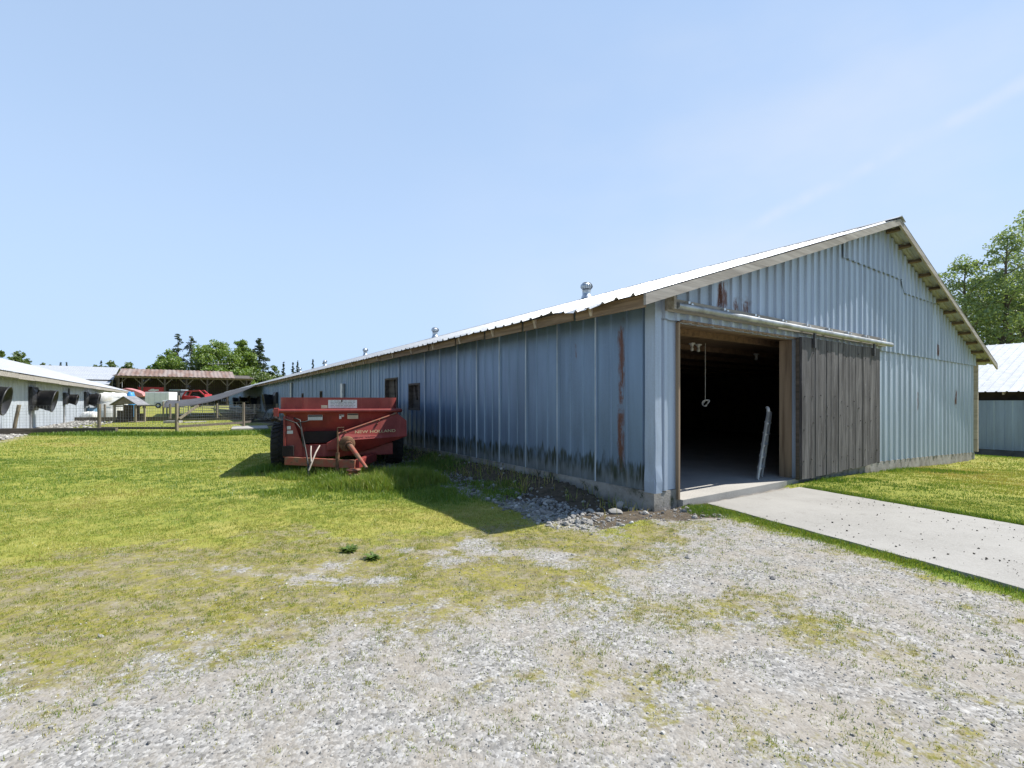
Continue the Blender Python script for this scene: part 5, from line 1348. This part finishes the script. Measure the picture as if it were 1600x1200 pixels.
# ------------------------------------------------------------------ fences
def wires(name, P, Q, z0, z1, parent, base, sp_=0.11, d=0.0045):
    P = Vector(P); Q = Vector(Q); L = (Q - P).length; u = (Q - P) / L; g = MB()
    n = int(L / sp_); s_ = d
    for i in range(n + 1):
        p = P + u * (L * i / n); g.bar((p.x, p.y, p.z + z0), (p.x, p.y, p.z + z1), s_, s_)
    m = int((z1 - z0) / sp_)
    for j in range(m + 1):
        z = z0 + (z1 - z0) * j / m; g.bar((P.x, P.y + .006, P.z + z), (Q.x, Q.y + .006, Q.z + z), s_, s_)
    return g.build(name, WIRE, parent)
def fence(label, pts, h, mesh=(0.1, 1.1), rails=(), pr=0.06, leans=None, kerb=None, group=None):
    o0 = Vector((pts[0][0], pts[0][1], 0)); t = thing('wire_fence', label, 'fence', o0, 0, group)
    V_ = [Vector((x, y, gzp(x, y))) - o0 for x, y in pts]
    for i, p in enumerate(V_):
        ln = Vector((leans or {}).get(i, (0, 0, 0)))
        hh = h * (1 + ((i * 37) % 7 - 3) * 0.012)
        MB().tube([p - Vector((0, 0, .15)), p + ln * .5 + Vector((0, 0, hh * .5)), p + ln + Vector((0, 0, hh))], pr, 9).build('post', POSTWOOD, t)
    for i in range(len(V_) - 1):
        if mesh: wires('wire_mesh', V_[i], V_[i + 1], mesh[0], mesh[1], t, o0)
        for z in rails:
            q = z[i] if isinstance(z, tuple) else z
            if q is None: continue
            MB().bar(V_[i] + Vector((0, .09, q)), V_[i + 1] + Vector((0, .09, q)), .045, .10).build('rail', KERBWOOD, t)
        if kerb and kerb[i]:
            MB().bar(V_[i] + Vector((0, -.1, kerb[i] / 2)), V_[i + 1] + Vector((0, -.1, kerb[i] / 2)), .09, kerb[i]).build('kerb_board', KERBWOOD, t)
    return t
ff = fence('wire mesh fence with weathered round posts along the far edge of the lawn', [(-19.9, 19.05), (-17.1, 19.8), (-13.85, 19.75), (-13.25, 23.6), (-13.05, 26.6)], 1.23, (0.12, 1.15), ((None, .22, .28, .30),), 0.062, {0: (0.26, 0, 0)}, (0.0, 0, 0, 0))
MB().bar((6.15, 0.72, 0.58), (6.48, 1.4, 1.12), 0.08, 0.08).build('brace', POSTWOOD, ff)
wires('wire_mesh', (-2.4, -.1, 0), (0, 0, 0), .12, 1.15, ff, 0)
tag(MB().bar((-22.2, 18.6, 0.08), (-16.0, 19.35, 0.08), 0.16, 0.30).build('timber_sleeper', KERBWOOD), 'long dark timber edging the lawn at the foot of the leaning fence post', 'timber')
fence('second wire mesh fence with a dark kerb board, behind the lawn fence and the shelter', [(-30.0, 31.3), (-27.0, 31.7), (-23.3, 32.6), (-20.6, 33.4), (-18.4, 34.2)], 1.15, (0.15, 1.1), (), 0.06, None, (.28, .28, .16, .16))
# tube gates of the pen
def gate(label, P, Q, h=1.15):
    o0 = Vector((P[0], P[1], gzp(*P))); t = thing('pen_gate', label, 'gate', o0, 0, 'tube gates of the pens'); q = Vector((Q[0] - P[0], Q[1] - P[1], gzp(*Q) - o0.z))
    for a in (Vector((0, 0, 0)), q): MB().tube([a + Vector((0, 0, .12)), a + Vector((0, 0, h))], .03, 8).build('upright', ZINC, t)
    m = q * .5; MB().tube([m + Vector((0, 0, .15)), m + Vector((0, 0, h))], .02, 8).build('upright', ZINC, t)
    for i in range(6):
        z = .15 + (h - .15) * i / 5; MB().tube([Vector((0, 0, z)), q + Vector((0, 0, z))], .02, 8).build('bar', ZINC, t)
gate('galvanised tube gate furthest left in the pen, ahead of the white trailer', (-28.6, 41.0), (-26.4, 39.0))
gate('galvanised tube gate under the low edge of the shade cloth, middle of the pen', (-26.0, 38.7), (-23.4, 37.6))
gate('galvanised tube gate nearest the long blue-grey barn, under the shade cloth', (-23.1, 37.6), (-20.6, 38.3), 1.25)
for lab, x, y, h in (('stout grey gate post at the left end of the pen gates', -28.75, 41.2, 1.75), ('thin grey post between the two gates under the shade cloth', -23.25, 37.6, 1.5)):
    o = MB().tube([(0, 0, -.1), (0, 0, h)], .10 if h > 1.6 else .05, 10).build('gate_post', POSTWOOD); o.location = (x, y, gzp(x, y)); tag(o, lab, 'post')
# shade cloth sagging from the eave
CLOTH = NM('shade_cloth'); _f = CLOTH.noise(40, CLOTH.co((1, 1, 1)), 2)
CLOTH = CLOTH.fin(CLOTH.mix(CLOTH.rng(CLOTH.noise(1.5, None, 5), .3, .7), (0.075, 0.075, 0.08), (0.045, 0.045, 0.05)), 0.9)
sc_ = thing('shade_canopy', 'grey shade cloth sagging from the barn eave out over the pen gates', 'canopy', loc2w(0, 0, 0), TH)
g = MB(); NU, NV = 22, 14; vs = []
for i in range(NU + 1):
    for j in range(NV + 1):
        u = i / NU; v = j / NV
        x = -0.62 - 5.6 * u; y = 36.5 + 15.5 * v
        z = 2.36 - 1.15 * (1 - (1 - u) ** 1.7) + 0.10 * math.sin(v * math.pi * 5) * u * (1 - u) * 2 - 0.12 * math.sin(u * math.pi) + 0.42 * gzp(-20, 30 + v * 12)
        vs.append((x, y, z + 0.12 - 0.45 * (1 - v) ** 2 * u ** .6 + 0.10 * v))
g.add(vs, [(i * (NV + 1) + j, (i + 1) * (NV + 1) + j, (i + 1) * (NV + 1) + j + 1, i * (NV + 1) + j + 1) for i in range(NU) for j in range(NV)], True)
cl_ = g.build('cloth', CLOTH, sc_)
m_ = cl_.modifiers.new('thick', 'SOLIDIFY'); m_.thickness = 0.012
for y in (36.7, 44.0, 51.8):
    MB().tube([(-6.15, y, -.1), (-6.15, y, 1.32)], .05, 8).build('prop_post', POSTWOOD, sc_)
MB().tube([(-6.2, 36.5, 1.3), (-6.2, 52, 1.45)], .03, 8).build('edge_pole', ZINC, sc_)
# slabs
SLABM = plain('pale_slab', (0.36, 0.345, 0.32), .9, 0, .15, 4)
for lab, px_, x, y, sx, sy, h, rz in (('flat grey concrete slab at the foot of the last lawn fence post by the barn', 0, -12.6, 23.0, 1.5, 2.6, .10, .5), ('white broken slab lying left in the pen, right of the shelter', 0, -20.7, 29.2, .85, .5, .14, .2), ('narrow white board lying in the pen, right of the broken slab', 0, -19.9, 30.0, .22, 1.3, .06, -.5)):
    o = MB().box((0, 0, h / 2), (sx, sy, h)).build('slab', SLABM if px_ == 0 else CONC, None, .01); o.location = (x, y, gzp(x, y)); o.rotation_euler = (0, 0, rz); tag(o, lab, 'slab')
# black bucket-like troughs and feeder in the pen by the barn
for lab, x, y in (('dark tub standing in the pen against the barn, nearer of two', -17.3, 31.5), ('dark tub standing in the pen against the barn, farther of two', -18.9, 34.0)):
    g = MB(); g.lathe([(0, 0), (.30, 0), (.36, .5), (.39, .52), (.34, .5), (.28, .06), (0, .06)], (0, 0, 0), 'z', 18); o = g.build('tub', BLACK); o.location = (x, y, gzp(x, y)); tag(o, lab, 'tub', 'tubs in the pen')
# dark cable sagging at the barn foot
g = MB(); P = [loc2w(-0.08, 30, 0.9), loc2w(-.3, 30.2, .25), loc2w(-.6, 30.9, .06), loc2w(-.5, 32.5, .25), loc2w(-.1, 33.5, .8)]
tag(g.tube(P, .03, 8, True).build('hose', HOSE), 'black hose looping down the barn wall below a fan hood', 'hose')

# ------------------------------------------------------------------ utility pole
up = thing('utility_pole', 'distant wooden utility pole with one crossarm in front of the trees', 'pole', (-67.6, 110, gzp(-67.6, 110)), 0)
MB().tube([(0, 0, 0), (0, 0, 9.6)], [.16, .11], 10).build('pole', plain('pale_pole', (0.42, 0.40, 0.36), .8), up)
MB().bx(-2.4, 2.4, -.06, .06, 8.9, 9.06).build('crossarm', plain('pale_arm', (0.42, 0.40, 0.36), .8), up)
for x in (-2.2, -.9, .9, 2.2): MB().lathe([(.05, 0), (.08, .06), (.05, .16), (0, .18)], (x, 0, 9.06), 'z', 8).build('insulator', ALU, up)
# ------------------------------------------------------------------ trees
BARK = wood('bark', (0.15, 0.12, 0.095), (0.09, 0.07, 0.055), 'z', (0.03, 0.025, 0.02))
def leafmat(name, a, b):
    n = NM(name); return n.leafy(n.mix(n.island(), a, b), 0.45)
LEAF_A = leafmat('leaf_bright', (0.14, 0.23, 0.05), (0.24, 0.33, 0.09))
LEAF_B = leafmat('leaf_mid', (0.12, 0.18, 0.07), (0.18, 0.24, 0.09))
LEAF_C = leafmat('needle', (0.04, 0.075, 0.05), (0.08, 0.12, 0.07))
LEAF_P = leafmat('leaf_cottonwood', (0.19, 0.27, 0.12), (0.32, 0.40, 0.20))
def leaves_np(C, size, rng, flat=0.6):
    n = len(C); M = rotm(n, rng, 1.2)
    q = np.array([(-.5, 0, 0), (0, -.32, .06), (.5, 0, 0), (0, .32, .06)])
    P = np.einsum('nij,kj->nki', M, q) * size[:, None, None] + C[:, None, :]
    return P.reshape(-1, 3), np.arange(4 * n).reshape(n, 4)
def tree(name, label, cat, X, Y, h, rad, seed, leaf, n_leaf, lsize, low=0.25, open_=0.5, lean=(0, 0), group=None, nbr=26, stretch=1.0, full=1.5):
    rng = np.random.default_rng(seed); z = gzp(X, Y)
    t = thing(name, label, cat, (X, Y, z), 0, group)
    g = MB(); pts = []; k = 8; P = []
    for i in range(k + 1):
        f = i / k; P.append(Vector((lean[0] * f ** 1.3 * h + rng.normal(0, .012) * h * (f > 0), lean[1] * f ** 1.3 * h + rng.normal(0, .012) * h * (f > 0), f * h * 0.93)))
    g.tube(P, [max(0.02, h * 0.017 * (1 - f / k) ** 0.8 + .015) for f in range(k + 1)], 8)
    cl = []
    for b in range(nbr):
        f = low + (0.97 - low) * ((b + rng.uniform(0, 1)) / nbr); i = min(int(f * k), k - 1); o = P[i].lerp(P[i + 1], f * k - i)
        env = math.sin(math.pi * min(1, max(0.0, (f - low * .6) / (1.04 - low * .6))) ** 0.75) ** 0.7
        ln = rad * max(.18, env) * rng.uniform(0.55, 1.1); a = b * 2.399 + rng.uniform(-.5, .5); upk = rng.uniform(0.15, 0.75)
        d = Vector((math.cos(a), math.sin(a), upk)); e = o + d * ln; m = o.lerp(e, .5) + Vector((0, 0, ln * .10)); e.z = min(e.z, h * 1.0)
        r0 = max(.02, h * .006 * (1 - f * .6)); g.tube([o, m, e], [r0, r0 * .6, r0 * .2], 5)
        for s_ in range(int(3 + 4 * rng.uniform(0, 1))):
            q = rng.uniform(.35, 1.08); c = o.lerp(e, q) + Vector(rng.normal(0, ln * .16, 3)); cl.append((c, ln * rng.uniform(.20, .42) * (1.1 - .35 * q) * full))
    for s_ in range(5): cl.append((P[-1] + Vector(rng.normal(0, rad * .10, 3)), rad * rng.uniform(.14, .26)))
    g.build('trunk', BARK, t)
    w = np.array([max(.02, c[1]) ** 2 for c in cl]); w /= w.sum()
    pick = rng.choice(len(cl), n_leaf, p=w); cc = np.array([tuple(c[0]) for c in cl])[pick]; rr = np.array([c[1] for c in cl])[pick]
    d = rng.normal(0, 1, (n_leaf, 3)); d /= np.linalg.norm(d, axis=1)[:, None]
    C = cc + d * (rr * rng.uniform(0.15, 1, n_leaf) ** open_)[:, None] * np.array([1.15, 1.15, .8 * stretch])
    C[:, 2] = np.maximum(C[:, 2], .3)
    Vv, Ff = leaves_np(C, lsize * rng.uniform(.6, 1.4, n_leaf), rng)
    mesh_np('crown', Vv, Ff, leaf, False, t)
    return t
def conifer(label, X, Y, h, rad, seed, group, gap=0.12, low=0.15, dens=1.0):
    rng = np.random.default_rng(seed); t = thing('conifer', label, 'tree', (X, Y, gzp(X, Y)), 0, group)
    g = MB(); g.tube([(0, 0, 0), (rng.normal(0, .1), 0, h * .5), (0, 0, h)], [h * .016, h * .010, .02], 8)
    Cs = []; f = low; k = 0
    while f < 0.99:
        nb = max(3, int(6 * (1.1 - f)))
        for b in range(nb):
            if rng.uniform() < gap: continue
            a = rng.uniform(0, 6.283); ln = rad * 1.35 * (1.03 - f) ** 0.75 * rng.uniform(.5, 1.1); zz = h * f + rng.normal(0, .012 * h); dr_ = rng.uniform(-.05, .30)
            o = Vector((0, 0, zz)); e = Vector((math.cos(a) * ln, math.sin(a) * ln, zz - dr_ * ln)); m = o.lerp(e, .5) + Vector((0, 0, .10 * ln))
            g.tube([o, m, e], [h * .0035, h * .002, .008], 4)
            n = int(64 * dens * (0.35 + ln / rad))
            q = rng.uniform(.12, 1.03, n); wd = .16 * ln * (1.15 - q)[:, None] + .03 * rad
            P = np.array(o)[None] * ((1 - q) ** 2)[:, None] + 2 * np.array(m)[None] * (q * (1 - q))[:, None] + np.array(e)[None] * (q ** 2)[:, None]
            Cs.append(P + rng.normal(0, 1, (n, 3)) * wd * np.array([1, 1, .45]))
        f += (0.026 + .010 * rng.uniform()) * (1.15 - .4 * f)
    g.build('trunk', BARK, t)
    C = np.concatenate(Cs); Vv, Ff = leaves_np(C, h * .024 * rng.uniform(.6, 1.3, len(C)), rng); mesh_np('crown', Vv, Ff, LEAF_C, False, t); return t
def at(px, Y): return (px - 800) / 747 * Y
def hgt_(py, px, Y): return 1.3 + (627 - py) / 747 * Y - gzp(at(px, Y), Y)
# tall cottonwoods behind the right-hand barn
GRP = 'tall airy trees behind the right-hand barn'
for px, Y, top, rad, seed, ln, lab, nl in ((1512, 47, 392, 3.6, 1, (-.01, 0), 'shortest airy broadleaf tree at the left edge of the right-hand clump', 9000), (1566, 46, 352, 3.7, 2, (.015, 0), 'middle airy broadleaf tree of the right-hand clump, its trunk showing', 10000), (1612, 49, 318, 4.2, 3, (.01, 0), 'tallest airy broadleaf tree at the right edge of the photo', 10000), (1670, 47, 335, 4.2, 6, (0, 0), 'airy broadleaf tree beyond the right edge of the photo', 6000), (1545, 54, 430, 3.6, 4, (.02, 0), 'low bushy tree behind the trunks of the right-hand clump', 7000), (1590, 57, 440, 3.6, 5, (0, 0), 'low bushy tree under the tallest right-hand tree', 7000)):
    tree('broadleaf_tree', lab, 'tree', at(px, Y), Y, hgt_(top, px, Y), rad * 1.05, seed, LEAF_P, int(nl * 1.1), .24, .22, .6, ln, GRP, 40, 1.0, 0.85)
# the tree line behind the sheds
G2 = 'broadleaf trees behind the sheds'; G3 = 'conifers behind the sheds'; G4 = 'small far trees above the left roofs'
for px, Y, top, wpx, seed, leaf, lab, nl in (
    (262, 112, 549, 38, 11, LEAF_A, 'bright green rounded tree left of the two thin conifers', 6000), (243, 112, 566, 24, 12, LEAF_A, 'low bright green bush-like tree at the left end above the rusty roof', 2500),
    (343, 118, 530, 50, 13, LEAF_A, 'largest rounded green tree behind the utility pole', 8000), (320, 116, 553, 30, 19, LEAF_B, 'darker tree at the left foot of the largest rounded tree', 3000),
    (380, 122, 529, 34, 14, LEAF_A, 'tall pale green tree between the largest rounded tree and the dark conifer', 6000), (331, 105, 570, 34, 15, LEAF_A, 'low light green shrub-like tree in front of the largest rounded tree', 2500),
    (372, 105, 575, 34, 16, LEAF_A, 'low yellowish tree in front of the tall pale green tree', 2500), (428, 125, 570, 22, 17, LEAF_B, 'rounded green tree right of the dark conifer', 2500), (408, 110, 582, 30, 18, LEAF_B, 'dark bush-like tree at the foot of the dark conifer', 2500)):
    tree('broadleaf_tree', lab, 'tree', at(px, Y), Y, hgt_(top, px, Y), wpx / 747 * Y * .64, seed, leaf, int(nl * 1.9), .50, .06, .5, (0, 0), G2, 30)
for px, Y, top, wpx, seed, lab in ((278, 120, 522, 40, 21, 'left one of the two thin gappy conifers above the rusty roof'), (299, 120, 525, 46, 22, 'right one of the two thin gappy conifers above the rusty roof'), (405, 124, 529, 46, 23, 'dense dark conifer standing above the far end of the long barn')):
    conifer(lab, at(px, Y), Y, hgt_(top, px, Y), wpx / 747 * Y * .55, seed, G3, .30 if seed < 23 else .05, .12, .8 if seed < 23 else 1.5)
for px, Y, top, wpx, seed, lab in ((443, 128, 566, 13, 24, 'small pointed conifer just right of the rounded tree over the barn roof'), (458, 130, 566, 12, 25, 'left of two small pointed conifers over the barn roof'), (465, 132, 565, 12, 26, 'right of two small pointed conifers over the barn roof'), (489, 135, 560, 9, 27, 'tiny conifer tip over the barn ridge left of a ventilator'), (506, 138, 562, 10, 28, 'tiny conifer tip over the barn ridge behind a ventilator')):
    conifer(lab, at(px, Y), Y, hgt_(top, px, Y), wpx / 747 * Y * .55, seed, G3, .1, .10, 1.0)
for px, Y, top, wpx, seed, lab in ((3, 110, 545, 20, 31, 'dark tree top at the left edge of the photo over the white roof'), (30, 118, 548, 34, 32, 'rounded dark tree top over the white roof, second from the left edge'), (68, 150, 565, 12, 33, 'small bush-like tree top over the white roof between two roofs'), (80, 150, 568, 10, 36, 'smallest tree top over the white roof, right of the small bush-like one'), (173, 140, 563, 28, 34, 'broad rounded grey-green tree behind the white-roofed building'), (200, 140, 567, 34, 35, 'low wide grey-green tree behind the white-roofed building, nearest the rusty roof'), (133, 150, 571, 14, 37, 'low tree top behind the white-roofed building, left of the broad tree'), (152, 146, 568, 16, 38, 'small tree top touching the broad tree behind the white-roofed building')):
    tree('broadleaf_tree', lab, 'tree', at(px, Y), Y, hgt_(top, px, Y), wpx / 747 * Y * .52, seed, LEAF_B, 4200, .62, .10, .42, (0, 0), G4, 20)
for px, Y, top, wpx, seed, lab in ((95, 150, 565, 10, 41, 'left small conifer above the far white roof'), (104, 150, 566, 10, 42, 'right small conifer above the far white roof'), (158, 150, 563, 8, 43, 'thin pointed conifer beside the broad tree behind the white-roofed building')):
    conifer(lab, at(px, Y), Y, hgt_(top, px, Y), wpx / 747 * Y * .55, seed, G3, .1, .10, 1.0)
